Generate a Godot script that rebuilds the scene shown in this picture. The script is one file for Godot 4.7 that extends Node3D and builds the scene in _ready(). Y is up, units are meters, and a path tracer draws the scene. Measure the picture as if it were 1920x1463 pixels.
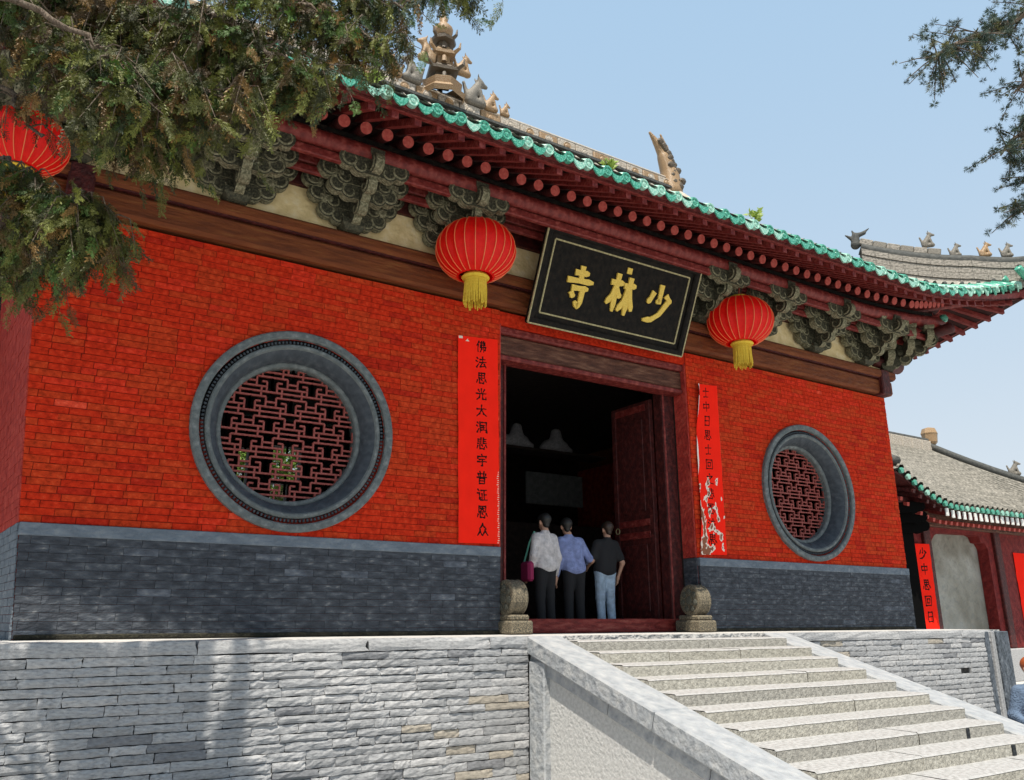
extends Node3D

var rng := RandomNumberGenerator.new()
var M := {}
var names := {}
var tex_cache := {}
const CAM := Vector3(-6.6148, 0.1573, 8.2718)
const BEAM_Y := 4.47

# ---------------------------------------------------------------- naming
func numbered(called: String) -> String:
	var n: int = names.get(called, 0)
	names[called] = n + 1
	return called if n == 0 else "%s_%03d" % [called, n]

func thing(called: String, label: String, category: String, at := Vector3.ZERO, turn := 0.0, group := "") -> Node3D:
	var o := Node3D.new()
	o.name = numbered(called)
	add_child(o, true)
	o.position = at
	o.rotation.y = turn
	o.set_meta("label", label)
	o.set_meta("category", category)
	if group != "":
		o.set_meta("group", group)
	return o

func put(parent: Node, called: String, mesh: Mesh, m: Material = null, xf := Transform3D()) -> MeshInstance3D:
	var o := MeshInstance3D.new()
	var key := str(parent.get_instance_id()) + called
	var n: int = names.get(key, 0)
	names[key] = n + 1
	o.name = called if n == 0 else "%s_%03d" % [called, n]
	o.mesh = mesh
	if m != null:
		o.material_override = m
	o.transform = xf
	parent.add_child(o, true)
	return o

func pivot(parent: Node, called: String, xf := Transform3D()) -> Node3D:
	var o := Node3D.new()
	var key := str(parent.get_instance_id()) + called
	var n: int = names.get(key, 0)
	names[key] = n + 1
	o.name = called if n == 0 else "%s_%03d" % [called, n]
	o.transform = xf
	parent.add_child(o, true)
	return o

func stuff(o: Node) -> void:
	o.set_meta("kind", "stuff")

# ---------------------------------------------------------------- materials
func lin(r: float, g: float, b: float) -> Color:
	return Color(r, g, b).linear_to_srgb()

func noise_tex(key: String, freq: float, kind: int, oct: int, ramp: Gradient, normal: bool, size := 256, bump := 8.0, sd := 1) -> NoiseTexture2D:
	var n := FastNoiseLite.new()
	n.seed = sd
	n.noise_type = kind
	n.frequency = freq
	n.fractal_octaves = oct
	var t := NoiseTexture2D.new()
	t.width = size
	t.height = size
	t.seamless = true
	t.noise = n
	if normal:
		t.as_normal_map = true
		t.bump_strength = bump
	else:
		t.color_ramp = ramp
	return t

func bump_tex(which: String) -> NoiseTexture2D:
	if not tex_cache.has(which):
		if which == "fine":
			tex_cache[which] = noise_tex(which, 0.045, FastNoiseLite.TYPE_SIMPLEX, 5, null, true, 256, 6.0, 5)
		elif which == "rough":
			tex_cache[which] = noise_tex(which, 0.03, FastNoiseLite.TYPE_SIMPLEX, 6, null, true, 512, 14.0, 9)
		elif which == "pit":
			tex_cache[which] = noise_tex(which, 0.06, FastNoiseLite.TYPE_CELLULAR, 3, null, true, 512, 7.0, 3)
	return tex_cache[which]

# colours are linear; stops: [offset, r, g, b] repeated
func mat(key: String, stops: Array, scale := 1.0, rough := 0.85, bump := "fine", bump_amt := 0.6, freq := 0.02, oct := 5, stretch := Vector3.ONE, spec := 0.4) -> StandardMaterial3D:
	if M.has(key):
		return M[key]
	var m := StandardMaterial3D.new()
	m.resource_name = key
	m.roughness = rough
	m.metallic_specular = spec
	if stops.size() == 1:
		m.albedo_color = lin(stops[0][1], stops[0][2], stops[0][3])
	else:
		var g := Gradient.new()
		var off := PackedFloat32Array()
		var col := PackedColorArray()
		for s in stops:
			off.append(s[0])
			col.append(lin(s[1], s[2], s[3]))
		g.offsets = off
		g.colors = col
		m.albedo_texture = noise_tex(key, freq, FastNoiseLite.TYPE_SIMPLEX, oct, g, false, 256, 1.0, hash(key) % 1000)
	m.uv1_triplanar = true
	m.uv1_world_triplanar = true
	m.uv1_scale = stretch * scale
	if bump != "":
		m.normal_enabled = true
		m.normal_texture = bump_tex(bump)
		m.normal_scale = bump_amt
	M[key] = m
	return m

func flat(key: String, r: float, g: float, b: float, rough := 0.7, metal := 0.0) -> StandardMaterial3D:
	if M.has(key):
		return M[key]
	var m := StandardMaterial3D.new()
	m.resource_name = key
	m.albedo_color = lin(r, g, b)
	m.roughness = rough
	m.metallic = metal
	M[key] = m
	return m

# ---------------------------------------------------------------- mesh building
class MB:
	var st := SurfaceTool.new()
	var count := 0
	func _init() -> void:
		st.begin(Mesh.PRIMITIVE_TRIANGLES)
		st.set_smooth_group(-1)
	func smooth(on: bool) -> void:
		st.set_smooth_group(0 if on else -1)
	func tri(a: Vector3, b: Vector3, c: Vector3, out: Vector3) -> void:
		if (b - a).cross(c - a).dot(out) > 0.0:
			var t := b
			b = c
			c = t
		st.add_vertex(a)
		st.add_vertex(b)
		st.add_vertex(c)
		count += 1
	func poly(p: Array, out: Vector3) -> void:
		for i in range(1, p.size() - 1):
			tri(p[0], p[i], p[i + 1], out)
	func quad(a: Vector3, b: Vector3, c: Vector3, d: Vector3, out: Vector3) -> void:
		tri(a, b, c, out)
		tri(a, c, d, out)
	func box(c: Vector3, s: Vector3, b := Basis(), bev := 0.0) -> void:
		var h := s * 0.5
		var e := minf(bev, minf(h.x, minf(h.y, h.z)) * 0.9)
		var ax := [Vector3(1, 0, 0), Vector3(0, 1, 0), Vector3(0, 0, 1)]
		for a in 3:
			var u := (a + 1) % 3
			var v := (a + 2) % 3
			for sg in [-1.0, 1.0]:
				var p := []
				for q in [[-1, -1], [1, -1], [1, 1], [-1, 1]]:
					var w := Vector3.ZERO
					w[a] = sg * h[a]
					w[u] = q[0] * (h[u] - e)
					w[v] = q[1] * (h[v] - e)
					p.append(c + b * w)
				poly(p, b * (ax[a] * sg))
		if e > 0.0:
			for a in 3:
				var u := (a + 1) % 3
				var v := (a + 2) % 3
				for su in [-1.0, 1.0]:
					for sv in [-1.0, 1.0]:
						var p := []
						for q in [[-1, 0], [1, 0], [1, 1], [-1, 1]]:
							var w := Vector3.ZERO
							w[a] = q[0] * (h[a] - e)
							w[u] = su * (h[u] - (e if q[1] == 1 else 0.0))
							w[v] = sv * (h[v] - (0.0 if q[1] == 1 else e))
							p.append(c + b * w)
						var o := Vector3.ZERO
						o[u] = su
						o[v] = sv
						poly(p, b * o)
			for sx in [-1.0, 1.0]:
				for sy in [-1.0, 1.0]:
					for sz in [-1.0, 1.0]:
						var o := Vector3(sx, sy, sz)
						tri(c + b * (o * Vector3(h.x, h.y - e, h.z - e)), c + b * (o * Vector3(h.x - e, h.y, h.z - e)), c + b * (o * Vector3(h.x - e, h.y - e, h.z)), b * o)
	# 8 corners given: bottom ring 4, top ring 4
	func hexa(p: Array) -> void:
		var c := Vector3.ZERO
		for q in p:
			c += q
		c /= 8.0
		for f in [[0, 1, 2, 3], [4, 5, 6, 7], [0, 1, 5, 4], [1, 2, 6, 5], [2, 3, 7, 6], [3, 0, 4, 7]]:
			var m: Vector3 = (p[f[0]] + p[f[1]] + p[f[2]] + p[f[3]]) / 4.0
			quad(p[f[0]], p[f[1]], p[f[2]], p[f[3]], m - c)
	func cap(pg: PackedVector2Array, z: float, xf: Transform3D, out: Vector3) -> void:
		var id := Geometry2D.triangulate_polygon(pg)
		for i in range(0, id.size(), 3):
			tri(xf * Vector3(pg[id[i]].x, pg[id[i]].y, z), xf * Vector3(pg[id[i + 1]].x, pg[id[i + 1]].y, z), xf * Vector3(pg[id[i + 2]].x, pg[id[i + 2]].y, z), xf.basis * out)
	func rim(pg: PackedVector2Array, z0: float, z1: float, xf: Transform3D) -> void:
		var cw := 1.0 if Geometry2D.is_polygon_clockwise(pg) else -1.0
		for i in pg.size():
			var a := pg[i]
			var b := pg[(i + 1) % pg.size()]
			var d := b - a
			var o := Vector3(-d.y, d.x, 0) * cw
			quad(xf * Vector3(a.x, a.y, z0), xf * Vector3(b.x, b.y, z0), xf * Vector3(b.x, b.y, z1), xf * Vector3(a.x, a.y, z1), xf.basis * o)
	func prism(pg: PackedVector2Array, z0: float, z1: float, xf := Transform3D(), back := true) -> void:
		cap(pg, z1, xf, Vector3(0, 0, 1))
		if back:
			cap(pg, z0, xf, Vector3(0, 0, -1))
		rim(pg, z0, z1, xf)
	func tube(path: Array, radii: Array, sides := 8, caps := true) -> void:
		var rings := []
		var side := Vector3.ZERO
		for i in path.size():
			var d: Vector3
			if i == 0:
				d = path[1] - path[0]
			elif i == path.size() - 1:
				d = path[i] - path[i - 1]
			else:
				d = path[i + 1] - path[i - 1]
			d = d.normalized()
			if side == Vector3.ZERO:
				side = d.cross(Vector3.UP if absf(d.y) < 0.9 else Vector3.RIGHT).normalized()
			side = (side - d * side.dot(d)).normalized()
			var up := d.cross(side)
			var r: float = radii[i] if i < radii.size() else radii[radii.size() - 1]
			var ring := []
			for k in sides:
				var t := TAU * k / sides
				ring.append(path[i] + (side * cos(t) + up * sin(t)) * r)
			rings.append(ring)
		for i in path.size() - 1:
			for k in sides:
				var k2 := (k + 1) % sides
				var m: Vector3 = (rings[i][k] + rings[i][k2]) * 0.5
				quad(rings[i][k], rings[i][k2], rings[i + 1][k2], rings[i + 1][k], m - path[i])
		if caps:
			poly(rings[0], path[0] - path[1])
			poly(rings[-1], path[-1] - path[-2])
	# profile of Vector2(radius, height), turned round local y
	func lathe(pr: Array, segs: int, xf := Transform3D()) -> void:
		for i in pr.size() - 1:
			var p: Vector2 = pr[i]
			var q: Vector2 = pr[i + 1]
			var dv := q - p
			for k in segs:
				var a := TAU * k / segs
				var b := TAU * (k + 1) / segs
				var p0 := Vector3(cos(a) * p.x, p.y, sin(a) * p.x)
				var p1 := Vector3(cos(b) * p.x, p.y, sin(b) * p.x)
				var q0 := Vector3(cos(a) * q.x, q.y, sin(a) * q.x)
				var q1 := Vector3(cos(b) * q.x, q.y, sin(b) * q.x)
				var mid := (a + b) * 0.5
				var o := Vector3(cos(mid) * dv.y, -dv.x, sin(mid) * dv.y)
				if p.x > 0.0001:
					tri(xf * p0, xf * p1, xf * q1, xf.basis * o)
				if q.x > 0.0001:
					tri(xf * p0, xf * q1, xf * q0, xf.basis * o)
	func done(m: Material = null) -> ArrayMesh:
		st.generate_normals()
		if m != null:
			st.set_material(m)
		return st.commit()

func boxmesh(s: Vector3, bev := 0.0) -> ArrayMesh:
	var b := MB.new()
	b.box(Vector3.ZERO, s, Basis(), bev)
	return b.done()

func pbox(parent: Node, called: String, c: Vector3, s: Vector3, m: Material, bev := 0.0, b := Basis()) -> MeshInstance3D:
	return put(parent, called, boxmesh(s, bev), m, Transform3D(b, c))

func circle(c: Vector2, r: float, n := 24) -> PackedVector2Array:
	var p := PackedVector2Array()
	for i in n:
		p.append(c + Vector2(cos(TAU * i / n), sin(TAU * i / n)) * r)
	return p

func rect2(x0: float, y0: float, x1: float, y1: float) -> PackedVector2Array:
	return PackedVector2Array([Vector2(x0, y0), Vector2(x1, y0), Vector2(x1, y1), Vector2(x0, y1)])

func union(polys: Array) -> PackedVector2Array:
	var acc: PackedVector2Array = polys[0]
	for i in range(1, polys.size()):
		var r := Geometry2D.merge_polygons(acc, polys[i])
		var best := 0.0
		for q in r:
			if Geometry2D.is_polygon_clockwise(q):
				continue
			var bb := Rect2(q[0], Vector2.ZERO)
			for v in q:
				bb = bb.expand(v)
			if bb.get_area() > best:
				best = bb.get_area()
				acc = q
	return acc

# signed distance body: bones [a, b, ra, rb]; surface nets
func sdf(st_out: MB, bones: Array, cell: float, k: float, xf := Transform3D()) -> void:
	var lo := Vector3.INF
	var hi := -Vector3.INF
	for bn in bones:
		var r: float = maxf(bn[2], bn[3]) + cell * 2.0 + k * 0.5
		for q in [bn[0], bn[1]]:
			lo = lo.min(q - Vector3.ONE * r)
			hi = hi.max(q + Vector3.ONE * r)
	var nx := int((hi.x - lo.x) / cell) + 2
	var ny := int((hi.y - lo.y) / cell) + 2
	var nz := int((hi.z - lo.z) / cell) + 2
	var g := PackedFloat32Array()
	g.resize(nx * ny * nz)
	g.fill(1.0)
	for bn in bones:
		var a: Vector3 = bn[0]
		var b: Vector3 = bn[1]
		var ra: float = bn[2]
		var rb: float = bn[3]
		var r := maxf(ra, rb) + cell * 2.0 + k
		var l := a.min(b) - Vector3.ONE * r - lo
		var h := a.max(b) + Vector3.ONE * r - lo
		var ab := b - a
		var len2 := maxf(ab.length_squared(), 1e-9)
		for iz in range(maxi(0, int(l.z / cell)), mini(nz, int(h.z / cell) + 1)):
			for iy in range(maxi(0, int(l.y / cell)), mini(ny, int(h.y / cell) + 1)):
				var row := (iz * ny + iy) * nx
				for ix in range(maxi(0, int(l.x / cell)), mini(nx, int(h.x / cell) + 1)):
					var p := lo + Vector3(ix, iy, iz) * cell
					var t := clampf((p - a).dot(ab) / len2, 0.0, 1.0)
					var d := p.distance_to(a + ab * t) - lerpf(ra, rb, t)
					var o := g[row + ix]
					var hh := clampf(0.5 + 0.5 * (o - d) / k, 0.0, 1.0)
					g[row + ix] = lerpf(o, d, hh) - k * hh * (1.0 - hh)
	var id := PackedInt32Array()
	id.resize(nx * ny * nz)
	id.fill(-1)
	var vs := PackedVector3Array()
	var ns := PackedVector3Array()
	var offs := [0, 1, nx, nx + 1, nx * ny, nx * ny + 1, nx * ny + nx, nx * ny + nx + 1]
	for iz in nz - 1:
		for iy in ny - 1:
			var row := (iz * ny + iy) * nx
			for ix in nx - 1:
				var i := row + ix
				var neg := 0
				for o in offs:
					if g[i + o] < 0.0:
						neg += 1
				if neg == 0 or neg == 8:
					continue
				var s := Vector3.ZERO
				var c := 0
				for e in [[0, 1], [2, 3], [4, 5], [6, 7], [0, 2], [1, 3], [4, 6], [5, 7], [0, 4], [1, 5], [2, 6], [3, 7]]:
					var u: float = g[i + offs[e[0]]]
					var v: float = g[i + offs[e[1]]]
					if (u < 0.0) != (v < 0.0):
						var t := u / (u - v)
						var pa := Vector3(e[0] & 1, (e[0] >> 1) & 1, (e[0] >> 2) & 1)
						var pb := Vector3(e[1] & 1, (e[1] >> 1) & 1, (e[1] >> 2) & 1)
						s += pa.lerp(pb, t)
						c += 1
				id[i] = vs.size()
				vs.append(lo + (Vector3(ix, iy, iz) + s / c) * cell)
				var gr := Vector3.ZERO
				gr.x = g[i + 1] - g[i] + g[i + offs[7]] - g[i + offs[6]]
				gr.y = g[i + nx] - g[i] + g[i + offs[7]] - g[i + offs[5]]
				gr.z = g[i + nx * ny] - g[i] + g[i + offs[7]] - g[i + offs[3]]
				ns.append(gr.normalized())
	var step := [1, nx, nx * ny]
	for iz in range(1, nz - 1):
		for iy in range(1, ny - 1):
			var row := (iz * ny + iy) * nx
			for ix in range(1, nx - 1):
				var i := row + ix
				for a in 3:
					if (g[i] < 0.0) != (g[i + step[a]] < 0.0):
						var u: int = step[(a + 1) % 3]
						var v: int = step[(a + 2) % 3]
						var q := [id[i], id[i - u], id[i - u - v], id[i - v]]
						if q.min() < 0:
							continue
						for tr in [[0, 1, 2], [0, 2, 3]]:
							var x: int = q[tr[0]]
							var y: int = q[tr[1]]
							var z: int = q[tr[2]]
							var n := ns[x] + ns[y] + ns[z]
							if (vs[y] - vs[x]).cross(vs[z] - vs[x]).dot(n) > 0.0:
								var t := y
								y = z
								z = t
							for w in [x, y, z]:
								st_out.st.add_vertex(xf * vs[w])

# ---------------------------------------------------------------- scene
func _ready() -> void:
	rng.seed = 71
	setup_view()
	setup_materials()
	build_ground()
	build_platform()
	build_stairs()
	build_hall()
	build_side_gate()
	build_flank_wall()
	build_plaque()
	build_lanterns()
	build_couplets()
	build_door_stones()
	build_altar()
	build_people()
	build_cypress()
	build_pine()
	build_added_rear_tree()
	build_weeds()

func setup_view() -> void:
	var cam := Camera3D.new()
	cam.name = "camera"
	cam.transform = Transform3D(Basis(Vector3(0.84774322, -0.00146532, 0.53040483), Vector3(-0.14504178, 0.96124104, 0.23447506), Vector3(-0.51019047, -0.2757055, 0.81467304)), CAM)
	cam.fov = 51.875
	cam.near = 0.05
	cam.far = 900.0
	add_child(cam)
	cam.current = true
	var sky := ProceduralSkyMaterial.new()
	sky.sky_top_color = Color(0.60, 0.725, 0.84)
	sky.sky_horizon_color = Color(0.84, 0.86, 0.87)
	sky.sky_curve = 0.25
	sky.sky_energy_multiplier = 0.92
	sky.ground_horizon_color = Color(0.78, 0.80, 0.80)
	sky.ground_bottom_color = Color(0.45, 0.43, 0.40)
	sky.sun_angle_max = 3.0
	var s := Sky.new()
	s.sky_material = sky
	var e := Environment.new()
	e.background_mode = Environment.BG_SKY
	e.sky = s
	e.tonemap_mode = Environment.TONE_MAPPER_LINEAR
	e.tonemap_exposure = 1.46
	e.sdfgi_enabled = true
	e.ssao_enabled = true
	e.ssil_enabled = true
	var we := WorldEnvironment.new()
	we.name = "environment"
	we.environment = e
	add_child(we)
	var sun := DirectionalLight3D.new()
	sun.name = "sun"
	sun.light_color = Color(1.0, 0.965, 0.91)
	sun.light_energy = 1.6
	sun.light_angular_distance = 0.5
	sun.shadow_enabled = true
	add_child(sun)
	sun.look_at_from_position(Vector3(-0.30, 1.0, 0.345), Vector3.ZERO, Vector3.BACK)

func setup_materials() -> void:
	for i in 5:
		var bc: Vector3 = [Vector3(0.43, 0.021, 0.008), Vector3(0.52, 0.028, 0.008), Vector3(0.50, 0.042, 0.011), Vector3(0.60, 0.033, 0.012), Vector3(0.66, 0.060, 0.026)][i]
		mat("red_brick_%d" % i, [[0.0, bc.x * 0.55, bc.y * 0.6, bc.z * 0.6], [0.4, bc.x * 0.92, bc.y * 0.92, bc.z], [0.7, bc.x * 1.05, bc.y * 1.1, bc.z * 1.1], [1.0, bc.x * 1.2, bc.y * 2.0, bc.z * 2.6]], 1.7, 0.9, "fine", 0.45, 0.022, 6, Vector3.ONE, 0.2)
	mat("mortar", [[0.0, 0.14, 0.014, 0.007], [1.0, 0.30, 0.03, 0.014]], 2.0, 0.95, "fine", 0.5)
	mat("red_plaster", [[0.0, 0.26, 0.022, 0.018], [0.5, 0.36, 0.032, 0.022], [1.0, 0.46, 0.07, 0.05]], 0.8, 0.85, "rough", 0.4)
	for i in 4:
		var k: float = [0.92, 1.0, 1.07, 1.6][i]
		mat("slate_%d" % i, [[0.0, 0.028 * k, 0.032 * k, 0.040 * k], [0.55, 0.052 * k, 0.060 * k, 0.074 * k], [0.8, 0.08 * k, 0.09 * k, 0.105 * k], [1.0, 0.22, 0.22, 0.22]], 1.3, 0.8, "rough", 0.35, 0.025, 6, Vector3(0.5, 1.3, 0.5))
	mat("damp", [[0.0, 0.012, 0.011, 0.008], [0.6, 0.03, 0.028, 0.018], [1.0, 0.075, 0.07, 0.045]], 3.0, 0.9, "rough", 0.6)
	mat("slate_cap", [[0.0, 0.10, 0.125, 0.155], [0.6, 0.14, 0.17, 0.205], [1.0, 0.20, 0.225, 0.25]], 1.2, 0.8, "fine", 0.5, 0.02, 5, Vector3(0.6, 1.4, 0.6))
	mat("ring_light", [[0.0, 0.085, 0.10, 0.103], [0.6, 0.13, 0.148, 0.15], [1.0, 0.22, 0.235, 0.235]], 1.5, 0.8, "fine", 0.5)
	mat("ring_dark", [[0.0, 0.032, 0.040, 0.050], [0.6, 0.058, 0.070, 0.085], [1.0, 0.10, 0.115, 0.125]], 1.5, 0.8, "fine", 0.5)
	mat("ring_groove", [[0.0, 0.012, 0.014, 0.016], [1.0, 0.035, 0.04, 0.045]], 1.5, 0.9, "fine", 0.5)
	mat("lattice", [[0.0, 0.20, 0.038, 0.03], [1.0, 0.36, 0.095, 0.08]], 4.0, 0.6, "", 0.0)
	mat("red_wood", [[0.0, 0.09, 0.009, 0.008], [0.5, 0.155, 0.018, 0.015], [1.0, 0.27, 0.065, 0.05]], 1.5, 0.55, "fine", 0.5, 0.02, 5)  # eave timber reds darkened: the deep shade under the eaves is painted in
	mat("red_wood_dark", [[0.0, 0.026, 0.005, 0.005], [0.5, 0.055, 0.008, 0.007], [1.0, 0.11, 0.022, 0.018]], 1.5, 0.6, "fine", 0.5)
	mat("threshold", [[0.0, 0.11, 0.012, 0.009], [0.5, 0.22, 0.026, 0.02], [1.0, 0.36, 0.10, 0.07]], 1.2, 0.6, "rough", 0.4, 0.02, 6, Vector3(0.4, 2.0, 2.0))
	mat("rafter_end", [[0.0, 0.30, 0.035, 0.03], [0.5, 0.42, 0.07, 0.055], [1.0, 0.50, 0.14, 0.11]], 3.0, 0.6, "fine", 0.4)
	mat("beam_wood", [[0.0, 0.085, 0.021, 0.005], [0.4, 0.125, 0.031, 0.007], [0.7, 0.155, 0.041, 0.009], [1.0, 0.19, 0.07, 0.018]], 0.8, 0.75, "fine", 0.5, 0.02, 6, Vector3(0.35, 2.6, 2.6))  # beam brown darkened as well, eave shade put into the colour
	mat("lintel_wood", [[0.0, 0.05, 0.017, 0.010], [0.5, 0.095, 0.036, 0.021], [1.0, 0.20, 0.10, 0.06]], 1.0, 0.7, "rough", 0.6, 0.02, 6, Vector3(0.4, 2.4, 2.4))
	mat("black_wood", [[0.0, 0.006, 0.006, 0.006], [0.7, 0.015, 0.013, 0.011], [1.0, 0.030, 0.022, 0.014]], 1.5, 0.65, "fine", 0.4, 0.02, 5, Vector3.ONE, 0.2)
	mat("cream", [[0.0, 0.56, 0.44, 0.22], [0.6, 0.68, 0.55, 0.30], [1.0, 0.72, 0.62, 0.40]], 0.9, 0.9, "fine", 0.3)
	mat("bracket_dark", [[0.0, 0.018, 0.019, 0.012], [0.5, 0.045, 0.044, 0.027], [1.0, 0.13, 0.12, 0.075]], 3.0, 0.8, "rough", 0.6, 0.03, 6)
	mat("bracket_edge", [[0.0, 0.06, 0.058, 0.034], [0.5, 0.15, 0.142, 0.085], [1.0, 0.40, 0.38, 0.26]], 3.0, 0.8, "rough", 0.5, 0.03, 6)
	mat("soffit", [[0.0, 0.016, 0.006, 0.005], [1.0, 0.05, 0.012, 0.010]], 1.5, 0.8, "fine", 0.4)  # near-black brown paints in the shade between the rafters
	mat("glaze", [[0.0, 0.015, 0.13, 0.085], [0.45, 0.04, 0.27, 0.18], [0.75, 0.13, 0.42, 0.31], [1.0, 0.50, 0.60, 0.52]], 4.0, 0.3, "fine", 0.4, 0.03, 5, Vector3.ONE, 0.5)
	mat("glaze_pale", [[0.0, 0.08, 0.30, 0.22], [0.5, 0.25, 0.50, 0.40], [1.0, 0.60, 0.66, 0.58]], 4.0, 0.35, "fine", 0.4, 0.03, 5)
	mat("roof_grey", [[0.0, 0.16, 0.15, 0.12], [0.5, 0.30, 0.28, 0.24], [1.0, 0.46, 0.43, 0.38]], 1.2, 0.85, "rough", 0.7, 0.02, 6)
	mat("gate_roof", [[0.0, 0.07, 0.068, 0.06], [0.45, 0.17, 0.16, 0.135], [0.75, 0.27, 0.25, 0.215], [1.0, 0.42, 0.39, 0.34]], 0.9, 0.9, "rough", 0.9, 0.03, 7)
	mat("ridge_worn", [[0.0, 0.09, 0.085, 0.075], [0.45, 0.24, 0.22, 0.19], [0.8, 0.38, 0.345, 0.30], [1.0, 0.50, 0.47, 0.41]], 2.6, 0.85, "rough", 0.8, 0.03, 7)
	mat("ridge_stone", [[0.0, 0.20, 0.17, 0.13], [0.5, 0.40, 0.35, 0.29], [1.0, 0.58, 0.54, 0.47]], 2.0, 0.8, "rough", 0.6, 0.03, 6)
	mat("ridge_dark", [[0.0, 0.035, 0.038, 0.038], [1.0, 0.11, 0.11, 0.10]], 2.0, 0.8, "rough", 0.6)
	mat("ceramic_ochre", [[0.0, 0.07, 0.025, 0.012], [0.4, 0.26, 0.13, 0.05], [0.7, 0.42, 0.33, 0.20], [1.0, 0.58, 0.52, 0.42]], 7.0, 0.4, "rough", 0.8, 0.03, 6)
	mat("ceramic_dark", [[0.0, 0.03, 0.02, 0.015], [0.5, 0.10, 0.05, 0.03], [1.0, 0.10, 0.26, 0.19]], 7.0, 0.4, "rough", 0.8, 0.04, 5)
	mat("ceramic_grey", [[0.0, 0.05, 0.05, 0.045], [0.6, 0.20, 0.18, 0.15], [1.0, 0.42, 0.38, 0.32]], 6.0, 0.6, "rough", 0.7, 0.03, 6)
	for i in 6:
		var c: Vector3 = [Vector3(0.28, 0.285, 0.29), Vector3(0.35, 0.355, 0.36), Vector3(0.41, 0.41, 0.41), Vector3(0.31, 0.315, 0.32), Vector3(0.37, 0.335, 0.28), Vector3(0.20, 0.205, 0.215)][i]
		mat("platform_stone_%d" % i, [[0.0, c.x * 0.55, c.y * 0.55, c.z * 0.56], [0.35, c.x * 0.88, c.y * 0.88, c.z * 0.89], [0.65, c.x, c.y, c.z], [1.0, c.x * 1.25, c.y * 1.25, c.z * 1.24]], 3.1, 0.9, "rough", 0.5, 0.02, 7, Vector3(0.8, 2.2, 0.8))
	mat("stone_joint", [[0.0, 0.02, 0.02, 0.019], [1.0, 0.07, 0.065, 0.06]], 3.0, 0.95, "rough", 0.8)
	for i in 3:
		var c: Vector3 = [Vector3(0.37, 0.35, 0.295), Vector3(0.40, 0.38, 0.325), Vector3(0.34, 0.325, 0.285)][i]
		mat("step_stone_%d" % i, [[0.0, c.x * 0.58, c.y * 0.58, c.z * 0.58], [0.4, c.x * 0.86, c.y * 0.86, c.z * 0.87], [0.65, c.x, c.y, c.z], [1.0, c.x * 1.2, c.y * 1.22, c.z * 1.27]], 1.9, 0.85, "rough", 0.3, 0.03, 6)
	mat("step_tread", [[0.0, 0.22, 0.215, 0.205], [0.35, 0.32, 0.315, 0.305], [0.6, 0.365, 0.36, 0.352], [1.0, 0.42, 0.415, 0.405]], 2.0, 0.8, "fine", 0.4, 0.03, 6)
	mat("cheek_stone", [[0.0, 0.21, 0.225, 0.24], [0.4, 0.29, 0.305, 0.32], [0.75, 0.34, 0.35, 0.355], [1.0, 0.42, 0.42, 0.415]], 0.9, 0.75, "fine", 0.35, 0.025, 6)
	mat("cheek_panel", [[0.0, 0.36, 0.36, 0.35], [0.5, 0.43, 0.43, 0.42], [1.0, 0.50, 0.50, 0.49]], 1.5, 0.9, "fine", 0.3, 0.05, 5)
	mat("dark_slab", [[0.0, 0.035, 0.045, 0.055], [0.6, 0.075, 0.09, 0.11], [1.0, 0.16, 0.18, 0.20]], 1.2, 0.75, "rough", 0.6, 0.02, 6, Vector3(1.6, 0.4, 1.6))
	mat("drum_stone", [[0.0, 0.025, 0.024, 0.02], [0.4, 0.11, 0.098, 0.073], [0.75, 0.24, 0.195, 0.125], [1.0, 0.42, 0.36, 0.26]], 5.0, 0.8, "rough", 1.0, 0.03, 6)
	mat("drum_dark", [[0.0, 0.02, 0.022, 0.018], [0.5, 0.07, 0.07, 0.055], [1.0, 0.22, 0.21, 0.17]], 8.0, 0.8, "rough", 1.0, 0.03, 6)
	mat("paving", [[0.0, 0.40, 0.39, 0.37], [0.5, 0.47, 0.46, 0.44], [1.0, 0.54, 0.53, 0.505]], 0.4, 0.9, "rough", 0.4)
	mat("gold", [[0.0, 0.52, 0.34, 0.04], [1.0, 0.78, 0.58, 0.12]], 6.0, 0.4, "fine", 0.3)
	mat("gold_line", [[0.0, 0.22, 0.19, 0.09], [1.0, 0.46, 0.41, 0.23]], 4.0, 0.5, "", 0.0)
	mat("bark", [[0.0, 0.05, 0.035, 0.025], [0.5, 0.12, 0.09, 0.065], [1.0, 0.24, 0.20, 0.16]], 3.0, 0.95, "rough", 1.0, 0.03, 6, Vector3(1.5, 0.3, 1.5))
	mat("grey_wall", [[0.0, 0.012, 0.014, 0.016], [0.6, 0.025, 0.027, 0.03], [1.0, 0.05, 0.05, 0.05]], 1.0, 0.9, "rough", 0.6)
	mat("gate_panel", [[0.0, 0.17, 0.16, 0.13], [0.5, 0.26, 0.255, 0.22], [1.0, 0.36, 0.36, 0.33]], 0.35, 0.9, "fine", 0.4, 0.008, 6, Vector3(1.0, 0.7, 1.0))
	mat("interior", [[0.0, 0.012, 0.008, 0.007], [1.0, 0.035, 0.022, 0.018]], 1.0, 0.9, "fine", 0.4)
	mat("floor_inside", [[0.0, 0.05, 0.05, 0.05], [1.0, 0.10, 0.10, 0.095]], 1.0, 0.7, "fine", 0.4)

func build_ground() -> void:
	var b := MB.new()
	b.box(Vector3(0, -1.55, 0), Vector3(600, 0.2, 600))
	var g := put(self, "ground", b.done(), M.paving)
	g.set_meta("kind", "structure")

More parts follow.
